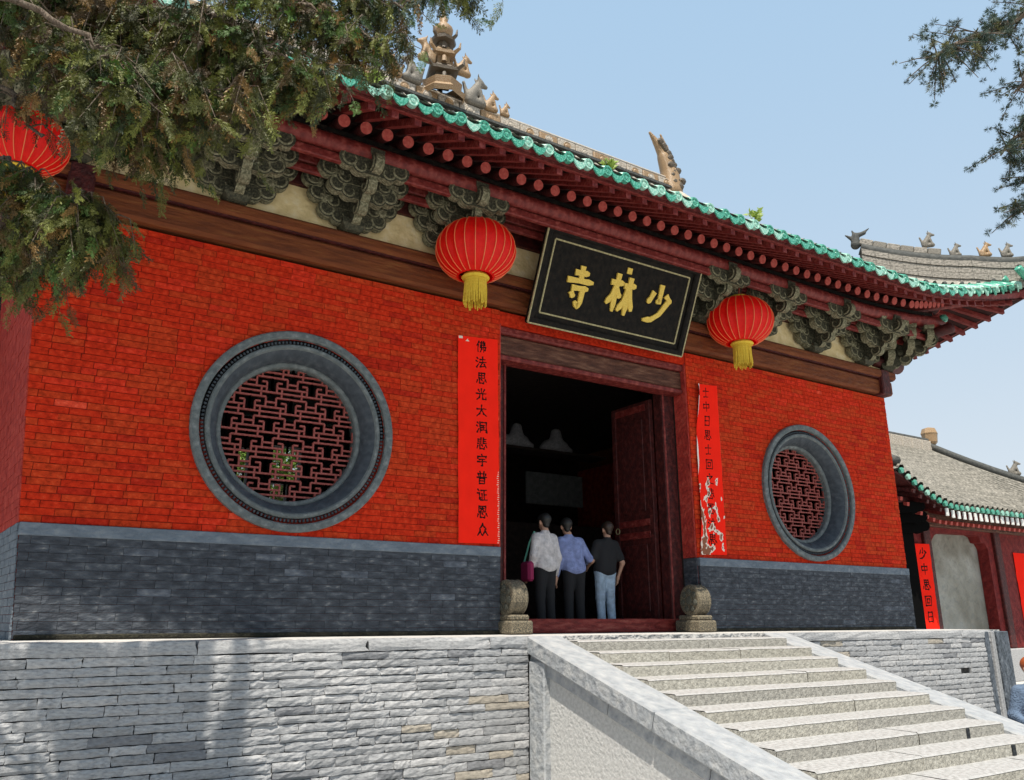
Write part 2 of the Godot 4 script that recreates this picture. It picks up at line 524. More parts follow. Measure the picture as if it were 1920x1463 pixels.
# ---------------------------------------------------------------- platform of coursed stone
func rough_stone(sx: float, sy: float, sz: float) -> ArrayMesh:
	var b := MB.new()
	var n := 7
	var f := []
	for j in 4:
		var row := []
		for i in n + 1:
			var x := sx * (float(i) / n - 0.5)
			var y := sy * (float(j) / 3.0 - 0.5)
			var edge := j == 0 or j == 3 or i == 0 or i == n
			if edge:
				row.append(Vector3(x + (rng.randf_range(-0.012, 0.012) if i == 0 or i == n else 0.0), y + rng.randf_range(-0.007, 0.003) * (1.0 if j == 3 else -1.0), sz * 0.5 - 0.003 - rng.randf_range(0.0, 0.010)))
			else:
				row.append(Vector3(x + rng.randf_range(-0.01, 0.01), y + rng.randf_range(-0.006, 0.006), sz * 0.5 + rng.randf_range(-0.006, 0.003)))
		f.append(row)
	for j in 3:
		for i in n:
			b.quad(f[j][i], f[j][i + 1], f[j + 1][i + 1], f[j + 1][i], Vector3(0, 0, 1))
	for j in [0, 3]:
		for i in n:
			var a: Vector3 = f[j][i]
			var c: Vector3 = f[j][i + 1]
			b.quad(a, c, Vector3(c.x, c.y, -sz * 0.5), Vector3(a.x, a.y, -sz * 0.5), Vector3(0, -1.0 if j == 0 else 1.0, 0))
	for i in [0, n]:
		for j in 3:
			var a: Vector3 = f[j][i]
			var c: Vector3 = f[j + 1][i]
			b.quad(a, c, Vector3(c.x, c.y, -sz * 0.5), Vector3(a.x, a.y, -sz * 0.5), Vector3(-1.0 if i == 0 else 1.0, 0, 0))
	return b.done()

func build_platform() -> void:
	var p := thing("stone_platform", "grey coursed stone platform carrying the red gate hall", "platform", Vector3(0, -1.45, 0))
	var core := MB.new()
	core.box(Vector3(-0.3, 0.70, -4.9), Vector3(15.0, 1.38, 11.9))
	put(p, "core", core.done(), M.stone_joint)
	var top := MB.new()
	top.box(Vector3(-0.3, 1.415, -4.95), Vector3(15.0, 0.062, 11.9))
	put(p, "floor", top.done(), M.paving)
	var pool := {}
	for i in 14:
		pool[i] = rough_stone(0.55, 0.1, 0.16)
	var y := 1.45
	var row := 0
	var cut := []
	while y > 0.03:
		var h: float = 0.115 if row == 0 else rng.randf_range(0.066, 0.082)
		if y - h < 0.0:
			h = y
		for seg in [[-7.9, -1.93], [1.93, 6.72]]:
			var x: float = seg[0]
			while x < seg[1] - 0.02:
				var w: float = rng.randf_range(0.9, 1.6) if row == 0 else rng.randf_range(0.24, 0.46)
				if rng.randf() < 0.08 and row > 0:
					w = 0.16
				w = minf(w, seg[1] - x)
				if seg[1] - x - w < 0.12:
					w = seg[1] - x
				if rng.randf() > 0.012 or row == 0 or w > 0.34:
					var mi := 0
					var r := rng.randf()
					var warm := clampf((x + 5.0) / 3.0, 0.0, 1.0) * clampf(1.3 - y, 0.0, 1.0) if x < 0.0 else 0.15
					if r < 0.22 * warm:
						mi = 4
					elif r < 0.45:
						mi = 1
					elif r < 0.70:
						mi = 2
					elif r < 0.85:
						mi = 3
					elif r < 0.95:
						mi = 0
					else:
						mi = 5
					if row == 0:
						mi = 2 if rng.randf() < 0.7 else 1
					var xf := Transform3D(Basis.from_scale(Vector3((w - 0.004) / 0.55, (h - 0.004) / 0.1, 1.0)), Vector3(x + w * 0.5, y - h * 0.5, 1.022 + rng.randf_range(-0.008, 0.008) + (0.012 if row == 0 else 0.0)))
					cut.append({"xf": xf, "row": row, "mi": mi, "k": rng.randi() % 14, "d": (xf.origin + p.position - CAM).length_squared()})
				x += w
		y -= h
		row += 1
	cut.sort_custom(func(a, b): return a.d < b.d)
	var rest := {}
	for i in cut.size():
		var c: Dictionary = cut[i]
		if i < 300 or c.row == 0:
			put(p, "coping_stone" if c.row == 0 else "brick", pool[c.k], M["platform_stone_%d" % c.mi], c.xf)
		else:
			if not rest.has(c.mi):
				rest[c.mi] = SurfaceTool.new()
			(rest[c.mi] as SurfaceTool).append_from(pool[c.k], 0, c.xf)
	var am := ArrayMesh.new()
	for mi in rest:
		var st: SurfaceTool = rest[mi]
		st.set_material(M["platform_stone_%d" % mi])
		am = st.commit(am)
	stuff(put(p, "farther_bricks", am))
	# dark upright slabs that close the far end of the wall
	for i in 3:
		var w: float = [0.11, 0.09, 0.34][i]
		var x: float = [6.60, 6.74, 6.98][i]
		pbox(p, "corner_slab", Vector3(x, 0.715, 1.02 + 0.02 * i), Vector3(w, 1.42, 0.2), M.dark_slab if i != 1 else M.platform_stone_0, 0.012)

# ---------------------------------------------------------------- stairs
func build_stairs() -> void:
	var p := thing("stone_staircase", "broad pale stone staircase rising to the open temple door", "staircase", Vector3(0, -1.45, 1.1))
	var pool := []
	for k in 14:
		var yt := 1.45 - 0.045 - 0.103 * k
		if yt < 0.02:
			break
		var st := pivot(p, "step", Transform3D(Basis(), Vector3(0, yt, 0.345 * k)))
		var cuts := [-1.56]
		var n := 2 + (k % 2)
		for i in range(1, n):
			cuts.append(-1.56 + 3.12 * i / n + rng.randf_range(-0.35, 0.35))
		cuts.append(1.56)
		for i in cuts.size() - 1:
			var w: float = cuts[i + 1] - cuts[i] - 0.006
			var b := MB.new()
			var tp := MB.new()
			# worn nosing: several segments with a slightly uneven lip
			var m := 6
			var pts := []
			for q in m + 1:
				pts.append([w * (float(q) / m - 0.5), rng.randf_range(-0.004, 0.001), rng.randf_range(-0.006, 0.003)])
			for q in m:
				var a: Array = pts[q]
				var c: Array = pts[q + 1]
				var za: float = 0.352 + a[2]
				var zc: float = 0.352 + c[2]
				tp.quad(Vector3(a[0], 0, 0), Vector3(c[0], 0, 0), Vector3(c[0], c[1] * 0.5, zc - 0.02), Vector3(a[0], a[1] * 0.5, za - 0.02), Vector3.UP)
				tp.quad(Vector3(a[0], a[1] * 0.5, za - 0.02), Vector3(c[0], c[1] * 0.5, zc - 0.02), Vector3(c[0], c[1] - 0.010, zc), Vector3(a[0], a[1] - 0.010, za), Vector3(0, 1, 1))
				b.quad(Vector3(a[0], a[1] - 0.014, za), Vector3(c[0], c[1] - 0.014, zc), Vector3(c[0], -0.052, zc), Vector3(a[0], -0.052, za), Vector3(0, 0, 1))
				b.quad(Vector3(a[0], -0.052, za), Vector3(c[0], -0.052, zc), Vector3(c[0], -0.125, zc), Vector3(a[0], -0.125, za), Vector3(0, 0, 1))
			for sg in [-0.5, 0.5]:
				b.quad(Vector3(w * sg, 0, 0), Vector3(w * sg, -0.01, 0.348), Vector3(w * sg, -0.12, 0.345), Vector3(w * sg, -0.12, 0), Vector3(sg, 0, 0))
			put(st, "step_block", commit_to(commit_to(ArrayMesh.new(), b, M["step_stone_%d" % (rng.randi() % 3)]), tp, M.step_tread), null, Transform3D(Basis(), Vector3((cuts[i] + cuts[i + 1]) * 0.5, rng.randf_range(-0.004, 0.002), rng.randf_range(-0.006, 0.004))))
	var core := MB.new()
	core.prism(PackedVector2Array([Vector2(0, 0.0), Vector2(4.75, 0.0), Vector2(0, 1.33)]), -1.55, 1.55, Transform3D(Basis(Vector3(0, 0, 1), Vector3(0, 1, 0), Vector3(-1, 0, 0)), Vector3(0, 0, 0)))
	put(p, "core", core.done(), M.stone_joint)
	var slope := atan(0.2985)
	for s in [-1.0, 1.0]:
		var x: float = s * 1.752
		var lens := [1.95, 1.62, 1.36]
		var d := 0.0
		for l in lens:
			var mid: float = d + l * 0.5
			var bs := Basis(Vector3(1, 0, 0), slope)
			var c := Vector3(x, 1.45, 0.0) + bs * Vector3(0, -0.085, mid) + Vector3(0, 0.006, 0.012)
			pbox(p, "cheek_slab", c, Vector3(0.405, 0.17, l - 0.008), M.cheek_stone, 0.014, bs)
			d += l
		# second, recessed course below the slab, then the triangular panel between post and slab
		d = 0.0
		for l in [1.3, 1.25, 1.2]:
			var mid2: float = d + l * 0.5
			var bs2 := Basis(Vector3(1, 0, 0), slope)
			pbox(p, "under_slab", Vector3(x, 1.45, 0.03) + bs2 * Vector3(0, -0.235, mid2), Vector3(0.29, 0.125, l - 0.01), M.cheek_stone, 0.01, bs2)
			d += l
		pbox(p, "cheek_post", Vector3(x, 0.60, 0.145), Vector3(0.37, 1.22, 0.27), M.cheek_stone, 0.012)
		var tri := MB.new()
		var pg := PackedVector2Array([Vector2(0.0, 0.0), Vector2(4.1, 0.0), Vector2(4.1, 0.02), Vector2(0.0, 1.25)])
		tri.prism(pg, -0.115, 0.115, Transform3D(Basis(Vector3(0, 0, 1), Vector3(0, 1, 0), Vector3(-1, 0, 0)), Vector3(x, 0, 0)))
		put(p, "cheek_panel", tri.done(), M.cheek_panel)
	# two dark notches cut into the lower risers
	for q in [[0.95, 7], [1.02, 8]]:
		pbox(p, "drain_slot", Vector3(q[0], 1.45 - 0.045 - 0.103 * q[1] - 0.058, 0.345 * q[1] + 0.345), Vector3(0.05, 0.085, 0.03), M.ring_groove)

# ---------------------------------------------------------------- gate hall
func lift(a: float) -> float:
	return 0.80 * pow(maxf(0.0, a - 4.9) / 3.5, 1.5)

func roof_y(s: float, along: float) -> float:
	return 5.22 + 0.5 * s + 0.045 * s * s + lift(along) * exp(-maxf(s, 0.0) / 2.6)

func wall_left(y: float) -> float:
	return -6.44 - 0.086 * y

func side_pt(p: Vector3, side: int) -> Vector3:   # 0 front eave, 1 far end, 2 near end
	if side == 0:
		return p
	return Vector3((p.z + 6.5) * (1.0 if side == 1 else -1.0), p.y, p.x - 6.5)

func build_hall() -> void:
	var h := thing("temple_gate_hall", "red brick temple gate hall with green tiled eaves and two round windows", "temple")
	build_walls(h)
	for s in [-1.0, 1.0]:
		build_round_window(h, Vector3(4.14 * s, 2.107, 0))
	build_door(h)
	build_beams(h)
	build_brackets(h)
	build_eaves(h)
	build_roof(h)
	build_interior(h)

func build_walls(h: Node3D) -> void:
	var win := circle(Vector2.ZERO, 1.0, 40)
	var cand := []
	for s in [-1.0, 1.0]:
		var x0: float = 1.6155
		var outline: PackedVector2Array
		if s < 0.0:
			outline = PackedVector2Array([Vector2(wall_left(0.0), 0), Vector2(-x0, 0), Vector2(-x0, 4.0), Vector2(wall_left(4.0), 4.0)])
		else:
			outline = PackedVector2Array([Vector2(x0, 0), Vector2(6.5, 0), Vector2(6.5, 4.0), Vector2(x0, 4.0)])
		var cs := CSGPolygon3D.new()
		cs.name = "front_wall" if s < 0.0 else "front_wall_001"
		cs.polygon = outline
		cs.depth = 0.255
		cs.position = Vector3(0, 0, -0.012)
		cs.material = M.mortar
		h.add_child(cs)
		var hole := CSGCylinder3D.new()
		hole.name = "round_opening"
		hole.operation = CSGShape3D.OPERATION_SUBTRACTION
		hole.radius = 0.95
		hole.height = 1.2
		hole.sides = 48
		hole.rotation.x = PI / 2
		hole.position = Vector3(4.14 * s, 2.107, -0.1)
		hole.material = M.ring_dark
		cs.add_child(hole)
		var red_poly := Geometry2D.intersect_polygons(outline, rect2(-8, 0.99, 8, 4.0))[0]
		var wp := PackedVector2Array()
		for v in win:
			wp.append(v + Vector2(4.14 * s, 2.107))
		# red bricks
		var ch := (4.0 - 0.99) / 45.0
		for r in 45:
			var y := 0.99 + r * ch
			var bl := 0.272
			var x := -7.2 + fposmod(r * 0.5, 1.0) * bl + rng.randf_range(-0.03, 0.03)
			while x < 7.0:
				var l := bl * (0.5 if rng.randf() < 0.10 else 1.0)
				var rc := rect2(x + 0.0025, y + 0.003, x + l - 0.0025, y + ch - 0.003)
				x += l
				if (s < 0.0 and rc[0].x > -x0) or (s > 0.0 and rc[1].x < x0):
					continue
				for q in Geometry2D.intersect_polygons(rc, red_poly):
					var near_ring := Vector2(absf(q[0].x) - 4.14, q[0].y - 2.107).length() < 1.3
					var parts := [q]
					if near_ring:
						parts = Geometry2D.clip_polygons(q, wp)
					for t in parts:
						var c := Vector2.ZERO
						for v in t:
							c += v
						c /= t.size()
						var d := (Vector3(c.x, c.y, 0) - CAM)
						cand.append({"p": t, "c": c, "d": d.length_squared(), "full": t.size() == 4 and absf(t[1].x - t[0].x) + absf(t[2].x - t[1].x) > l - 0.02 and not near_ring, "s": s, "l": l, "h": ch})
	var patch := FastNoiseLite.new()
	patch.seed = 8
	patch.frequency = 0.45
	patch.fractal_octaves = 3
	cand.sort_custom(func(a, b): return a.d < b.d)
	var shared := {}
	for l in [0.272, 0.136]:
		shared[l] = boxmesh(Vector3(l - 0.005, 0.0609, 0.03), 0.004)
	var rest := {}
	var left_wall := h.get_node("front_wall")
	for i in cand.size():
		var b: Dictionary = cand[i]
		var z := rng.randf_range(-0.003, 0.003)
		if rng.randf() < 0.05:
			z += rng.randf_range(-0.008, 0.004)
		var r := rng.randf() * 0.68 + 0.32 * clampf(0.5 + 1.0 * patch.get_noise_2d(b.c.x, b.c.y), 0.0, 1.0)
		var mi := 0 if r < 0.16 else (2 if r < 0.45 else (1 if r < 0.80 else (3 if r < 0.95 else 4)))
		if i < 300:
			if b.full:
				put(left_wall, "brick", shared[b.l], M["red_brick_%d" % mi], Transform3D(Basis(), Vector3(b.c.x, b.c.y, 0.012 - 0.015 + z)))
			else:
				var m := MB.new()
				m.prism(b.p, -0.006, 0.012 + z, Transform3D(), false)
				put(left_wall, "brick", m.done(), M["red_brick_%d" % mi])
		else:
			if not rest.has(mi):
				rest[mi] = MB.new()
			var rb: MB = rest[mi]
			rb.prism(b.p, -0.012, 0.0 + z, Transform3D(), false)
	var am := ArrayMesh.new()
	for mi in rest:
		am = commit_to(am, rest[mi], M["red_brick_%d" % mi])
	stuff(put(h, "small_bricks", am))
	# slate coloured base of thin bricks with a smooth band on top
	var db := {}
	for i in 4:
		db[i] = MB.new()
	for s in [-1.0, 1.0]:
		for r in 12:
			var y := 0.006 + r * 0.0725
			var x := 1.6155 + (0.0 if r % 2 == 0 else 0.15) - 0.15
			while x < 6.75:
				var a := maxf(x, 1.6155)
				var e: float = -wall_left(y) if s < 0.0 else 6.5
				var b2 := minf(x + 0.30, e)
				if b2 - a > 0.02:
					var rr := rng.randf()
					var mi := 0 if rr < 0.35 else (1 if rr < 0.8 else (2 if rr < 0.97 else 3))
					db[mi].box(Vector3(s * (a + b2) * 0.5, y + 0.036, 0.0 + rng.randf_range(-0.002, 0.003)), Vector3(b2 - a - 0.003, 0.0695, 0.05))
				x += 0.30
		pbox(h, "base_strip", Vector3(s * (1.62 + 6.44) * 0.5, 0.022, 0.018), Vector3(4.80, 0.044, 0.06), M.damp, 0.01)  # thin dark brown-black strip along the foot of the wall
		var xo: float = -wall_left(0.93) if s < 0.0 else 6.5
		pbox(h, "base_band", Vector3(s * (1.6155 + xo) * 0.5, 0.932, 0.002), Vector3(xo - 1.6155, 0.112, 0.07), M.slate_cap, 0.006)
	var dm := ArrayMesh.new()
	for i in 4:
		dm = commit_to(dm, db[i], M["slate_%d" % i])
	stuff(put(h, "base_bricks", dm))
	# return walls; the one on the near side is splayed a little
	var dir := Vector3(-0.105, 0, -1).normalized()
	var out := Vector3(-1, -0.08, 0.105).normalized()
	var sb := MB.new()
	var dk := MB.new()
	for r in 57:
		var y0 := r * 0.0705
		var hgt := 0.066
		var k := 0
		while k < 14:
			var l := 0.27
			var off := 0.135 if r % 2 == 1 else 0.0
			var d0 := maxf(k * 0.275 - off, 0.0)
			var d1 := minf(k * 0.275 - off + l, 2.6)
			k += 1
			if d1 - d0 < 0.03 or y0 > 3.95:
				continue
			var t := rng.randf_range(0.008, 0.014)
			var pts := []
			for yy in [y0, y0 + hgt]:
				var base := Vector3(wall_left(yy), yy, -0.004)
				pts.append(base + dir * d0)
				pts.append(base + dir * d1)
				pts.append(base + dir * d1 + out * t)
				pts.append(base + dir * d0 + out * t)
			(dk if y0 < 0.93 else sb).hexa([pts[0], pts[1], pts[2], pts[3], pts[4], pts[5], pts[6], pts[7]])
	var core := MB.new()
	var c0 := []
	for yy in [0.0, 4.0]:
		var base := Vector3(wall_left(yy), yy, -0.02)
		c0.append(base + dir * 0.0)
		c0.append(base + dir * 2.6)
		c0.append(base + dir * 2.6 + Vector3(0.5, 0, 0))
		c0.append(base + Vector3(0.3, 0, -0.22))
	core.hexa(c0)
	var ret := put(h, "return_wall", core.done(), M.mortar)
	stuff(put(ret, "brick", sb.done(), M.red_plaster))
	stuff(put(ret, "base_brick", dk.done(), M.slate_cap))
	var bw := MB.new()
	bw.box(Vector3(6.37, 2.0, -4.7), Vector3(0.24, 4.0, 8.8))
	put(h, "return_wall", bw.done(), M.red_plaster)

func commit_to(am: ArrayMesh, b: MB, m: Material) -> ArrayMesh:
	b.st.generate_normals()
	b.st.set_material(m)
	return b.st.commit(am)

func build_round_window(h: Node3D, c: Vector3) -> void:
	var w := pivot(h, "round_window", Transform3D(Basis(Vector3(1, 0, 0), PI / 2), c))   # local y points out of the wall
	var seg := 72
	var a := MB.new()
	a.smooth(false)
	a.lathe([Vector2(1.085, -0.03), Vector2(1.085, 0.045), Vector2(1.07, 0.06), Vector2(1.015, 0.06), Vector2(1.0, 0.045), Vector2(1.0, -0.02)], seg)
	put(w, "outer_moulding", a.done(), M.ring_light)
	var g := MB.new()
	g.lathe([Vector2(1.005, -0.012), Vector2(0.925, -0.012)], seg)
	put(w, "groove", g.done(), M.ring_groove)
	var beads := MB.new()
	for k in 150:
		var t := TAU * k / 150.0
		var bs := Basis(Vector3(cos(t), 0, sin(t)), Vector3(0, 1, 0), Vector3(-sin(t), 0, cos(t)))
		beads.box(Vector3(cos(t), 0, sin(t)) * 0.965 + Vector3(0, 0.0, 0), Vector3(0.03, 0.03, 0.022), bs, 0.006)
	stuff(put(w, "beading", beads.done(), M.ring_dark))
	var m2 := MB.new()
	m2.lathe([Vector2(0.94, -0.02), Vector2(0.94, 0.02), Vector2(0.925, 0.032), Vector2(0.90, 0.03), Vector2(0.885, 0.01)], seg)
	put(w, "middle_moulding", m2.done(), M.ring_light)
	var m3 := MB.new()
	m3.smooth(true)
	m3.lathe([Vector2(0.89, 0.012), Vector2(0.85, -0.03), Vector2(0.81, -0.09), Vector2(0.79, -0.16), Vector2(0.785, -0.2)], seg)
	put(w, "cove", m3.done(), M.ring_dark)
	var m4 := MB.new()
	m4.lathe([Vector2(0.80, -0.19), Vector2(0.775, -0.18), Vector2(0.745, -0.19), Vector2(0.735, -0.21), Vector2(0.735, -0.36), Vector2(0.80, -0.36)], seg)
	put(w, "inner_moulding", m4.done(), M.ring_light)
	# interlocking fret of slim bars, each a part
	var r := 0.745
	var cell := 0.056
	var n := int(r / cell) + 1
	var y := -0.285
	# square frets: long rails with a key spiral in every block, alternate blocks mirrored
	for bj in range(-4, 4):
		for bi in range(-4, 4):
			var x0 := bi * 4.0 * cell
			var z0 := bj * 4.0 * cell
			var mir: bool = posmod(bi + bj, 2) == 1
			lattice_bar(w, x0, x0 + 4.0 * cell, z0, r, true, y)
			for q in [[0.0, 3.0, 1.0, true], [1.0, 4.0, 3.0, true], [1.0, 2.0, 2.0, true], [3.0, 4.0, 2.0, true], [0.0, 4.0, 0.0, false], [1.0, 3.0, 3.0, false], [2.0, 4.0, 1.0, false], [3.0, 4.0, 2.0, false], [0.0, 1.0, 2.0, false]]:
				var fa: float = q[0]
				var fb: float = q[1]
				var fc: float = q[2]
				if q[3]:
					if mir:
						lattice_bar(w, x0 + (4.0 - fb) * cell, x0 + (4.0 - fa) * cell, z0 + fc * cell, r, true, y)
					else:
						lattice_bar(w, x0 + fa * cell, x0 + fb * cell, z0 + fc * cell, r, true, y)
				else:
					lattice_bar(w, z0 + fa * cell, z0 + fb * cell, x0 + ((4.0 - fc) if mir else fc) * cell, r, false, y)

func lattice_bar(w: Node3D, a: float, b: float, o: float, r: float, horiz: bool, y: float) -> void:
	var lim := sqrt(maxf(0.0, r * r - o * o))
	a = maxf(a, -lim)
	b = minf(b, lim)
	if b - a < 0.03:
		return
	var t := 0.019
	if horiz:
		pbox(w, "lattice_bar", Vector3((a + b) * 0.5, y, o), Vector3(b - a, 0.03, t), M.lattice)
	else:
		pbox(w, "lattice_bar", Vector3(o, y - 0.003, (a + b) * 0.5), Vector3(t, 0.029, b - a), M.lattice)

func build_door(h: Node3D) -> void:
	for s in [-1.0, 1.0]:
		# plastered reveal, then the timber jamb
		pbox(h, "door_reveal", Vector3(s * 1.607, 2.41, -0.14), Vector3(0.03, 2.83, 0.25), M.red_plaster)
		pbox(h, "door_reveal_base", Vector3(s * 1.607, 0.495, -0.14), Vector3(0.028, 0.985, 0.25), M.slate_1)
		var j := pbox(h, "door_jamb", Vector3(s * 1.475, 1.72, -0.38), Vector3(0.235, 3.44, 0.2), M.red_wood_dark, 0.015)
		pbox(j, "bead", Vector3(-s * 0.1, 0, 0.108), Vector3(0.035, 3.44, 0.022), M.red_wood, 0.008)
	pbox(h, "lintel_head", Vector3(0, 3.765, -0.16), Vector3(3.22, 0.10, 0.24), M.red_wood, 0.02)
	pbox(h, "lintel", Vector3(0, 3.575, -0.2), Vector3(3.20, 0.27, 0.22), M.lintel_wood, 0.02)
	pbox(h, "lintel_foot", Vector3(0, 3.405, -0.19), Vector3(3.20, 0.065, 0.25), M.red_wood, 0.015)
	pbox(h, "wall_over_door", Vector3(0, 3.905, -0.13), Vector3(3.23, 0.18, 0.22), M.red_brick_1)
	pbox(h, "threshold", Vector3(0, 0.085, -0.30), Vector3(3.2, 0.17, 0.15), M.threshold, 0.02)
	# door leaves, folded back into the hall
	for s in [-1.0, 1.0]:
		var lf := pivot(h, "door_leaf", Transform3D(Basis(Vector3.UP, s * 0.04), Vector3(s * 1.345, 0.03, -0.5)))
		pbox(lf, "board", Vector3(0, 1.66, -0.43), Vector3(0.045, 3.32, 0.86), M.red_wood_dark)
		for q in [[1.66, 0.05, 3.3, 0.09], [1.66, 0.81, 3.3, 0.09]]:
			pbox(lf, "stile", Vector3(-s * 0.03, q[0], -q[1]), Vector3(0.03, q[2], q[3]), M.red_wood_dark, 0.006)
		for yy in [0.1, 1.32, 1.5, 3.22]:
			pbox(lf, "rail", Vector3(-s * 0.03, yy, -0.43), Vector3(0.028, 0.1, 0.67), M.red_wood, 0.006)
		pbox(lf, "raised_panel", Vector3(-s * 0.028, 2.36, -0.43), Vector3(0.02, 1.4, 0.5), M.red_wood_dark, 0.008)
		pbox(lf, "raised_panel", Vector3(-s * 0.028, 0.71, -0.43), Vector3(0.02, 0.95, 0.5), M.red_wood_dark, 0.008)
		var rg := MB.new()
		var tr := TorusMesh.new()
		tr.inner_radius = 0.035
		tr.outer_radius = 0.05
		tr.rings = 16
		tr.ring_segments = 6
		put(lf, "ring_handle", tr, M.gold_line, Transform3D(Basis(Vector3(0, 0, 1), PI / 2), Vector3(-s * 0.06, 1.41, -0.78)))

func build_beams(h: Node3D) -> void:
	pbox(h, "main_beam", Vector3(-0.1, 4.17, -0.02), Vector3(13.5, 0.27, 0.25), M.beam_wood, 0.035)
	pbox(h, "beam_moulding", Vector3(-0.1, 4.312, -0.0), Vector3(13.5, 0.016, 0.26), M.red_wood_dark)
	pbox(h, "plate_board", Vector3(-0.1, 4.395, 0.0), Vector3(13.6, 0.148, 0.34), M.beam_wood, 0.03)
	for x in [-6.48, 6.36]:
		pbox(h, "post_head", Vector3(x, 4.24, 0.05), Vector3(0.24, 0.46, 0.26), M.red_wood_dark, 0.02)
	# log end that sticks out past the far corner
	var lg := MB.new()
	lg.smooth(true)
	lg.tube([Vector3(6.2, 4.66, 0.05), Vector3(6.98, 4.64, 0.05)], [0.12, 0.125], 14)
	put(h, "beam_end", lg.done(), M.red_wood_dark)
	# plaster panel behind the brackets and boards above it
	pbox(h, "plaster_panel", Vector3(-0.1, 4.70, 0.02), Vector3(13.2, 0.46, 0.04), M.cream)
	pbox(h, "upper_board", Vector3(-0.1, 5.14, 0.05), Vector3(13.4, 0.42, 0.1), M.red_wood_dark)
	var far := 7.35
	for q in [["eave_purlin", 0.75, 5.155, 0.1], ["inner_purlin", 0.42, 5.30, 0.09]]:
		var b := MB.new()
		b.smooth(true)
		var path := []
		for i in 41:
			var x := lerpf(-far, far, i / 40.0)
			path.append(Vector3(x, q[2] + lift(absf(x)) * 0.45, q[1]))
		b.tube(path, [q[3]], 14)
		put(h, q[0], b.done(), M.red_wood)
	# the beams follow the purlin
	for q in [[0.75, 4.985, 0.07, 0.10], [0.40, 5.10, 0.06, 0.12], [0.40, 4.97, 0.06, 0.09]]:
		var b := MB.new()
		b.box(Vector3(-0.05, q[1], q[0]), Vector3(13.9, q[3], q[2]), Basis(), 0.012)
		put(h, "tie_beam", b.done(), M.red_wood)
	# side purlin of the far end
	var sp := MB.new()
	sp.smooth(true)
	sp.tube([Vector3(7.25, 5.19, 1.0), Vector3(7.25, 5.155, -1.5), Vector3(7.25, 5.155, -9)], [0.1], 12)
	put(h, "eave_purlin", sp.done(), M.red_wood_dark)
	put(h, "eave_purlin", sp.done(), M.red_wood_dark, Transform3D(Basis(), Vector3(-14.5, 0, 0)))
	pbox(h, "main_beam", Vector3(-6.85, 4.28, -2.0), Vector3(0.26, 0.5, 3.9), M.beam_wood, 0.02)
	pbox(h, "upper_board", Vector3(-6.88, 4.95, -4.7), Vector3(0.1, 0.8, 9.3), M.red_wood_dark)
	# far end frieze
	pbox(h, "main_beam", Vector3(6.5, 4.28, -4.7), Vector3(0.26, 0.5, 9.0), M.beam_wood, 0.02)
	pbox(h, "upper_board", Vector3(6.55, 4.95, -4.7), Vector3(0.1, 0.8, 9.3), M.red_wood_dark)

func lobe_arm(half: float, hgt: float) -> PackedVector2Array:
	# carved cloud outline of a bracket arm, top edge flat
	var p := [rect2(-half * 0.82, hgt * 0.45, half * 0.82, hgt)]
	p.append(rect2(-half * 0.35, -0.02, half * 0.35, hgt * 0.8))
	for s in [-1.0, 1.0]:
		p.append(circle(Vector2(s * half * 0.86, hgt * 0.60), hgt * 0.56, 14))
		p.append(circle(Vector2(s * half * 0.48, hgt * 0.30), hgt * 0.50, 14))
	return union(p)

func two_tone(pg: PackedVector2Array, t: float, xf := Transform3D()) -> ArrayMesh:
	var am := ArrayMesh.new()
	var a := MB.new()
	a.cap(pg, t * 0.5, xf, Vector3(0, 0, 1))
	a.cap(pg, -t * 0.5, xf, Vector3(0, 0, -1))
	am = commit_to(am, a, M.bracket_dark)
	var b := MB.new()
	b.rim(pg, -t * 0.5, t * 0.5, xf)
	return commit_to(am, b, M.bracket_edge)

func curl_mesh(r: float) -> ArrayMesh:
	var b := MB.new()
	var path := []
	var rad := []
	for i in 13:
		var t := i / 12.0
		var a := 0.9 - t * TAU * 0.74
		path.append(Vector3(cos(a), sin(a), 0) * r * (1.0 - 0.30 * t * t))
		rad.append(r * lerpf(0.10, 0.17, sin(t * PI)))
	b.tube(path, rad, 5)
	return b.done()

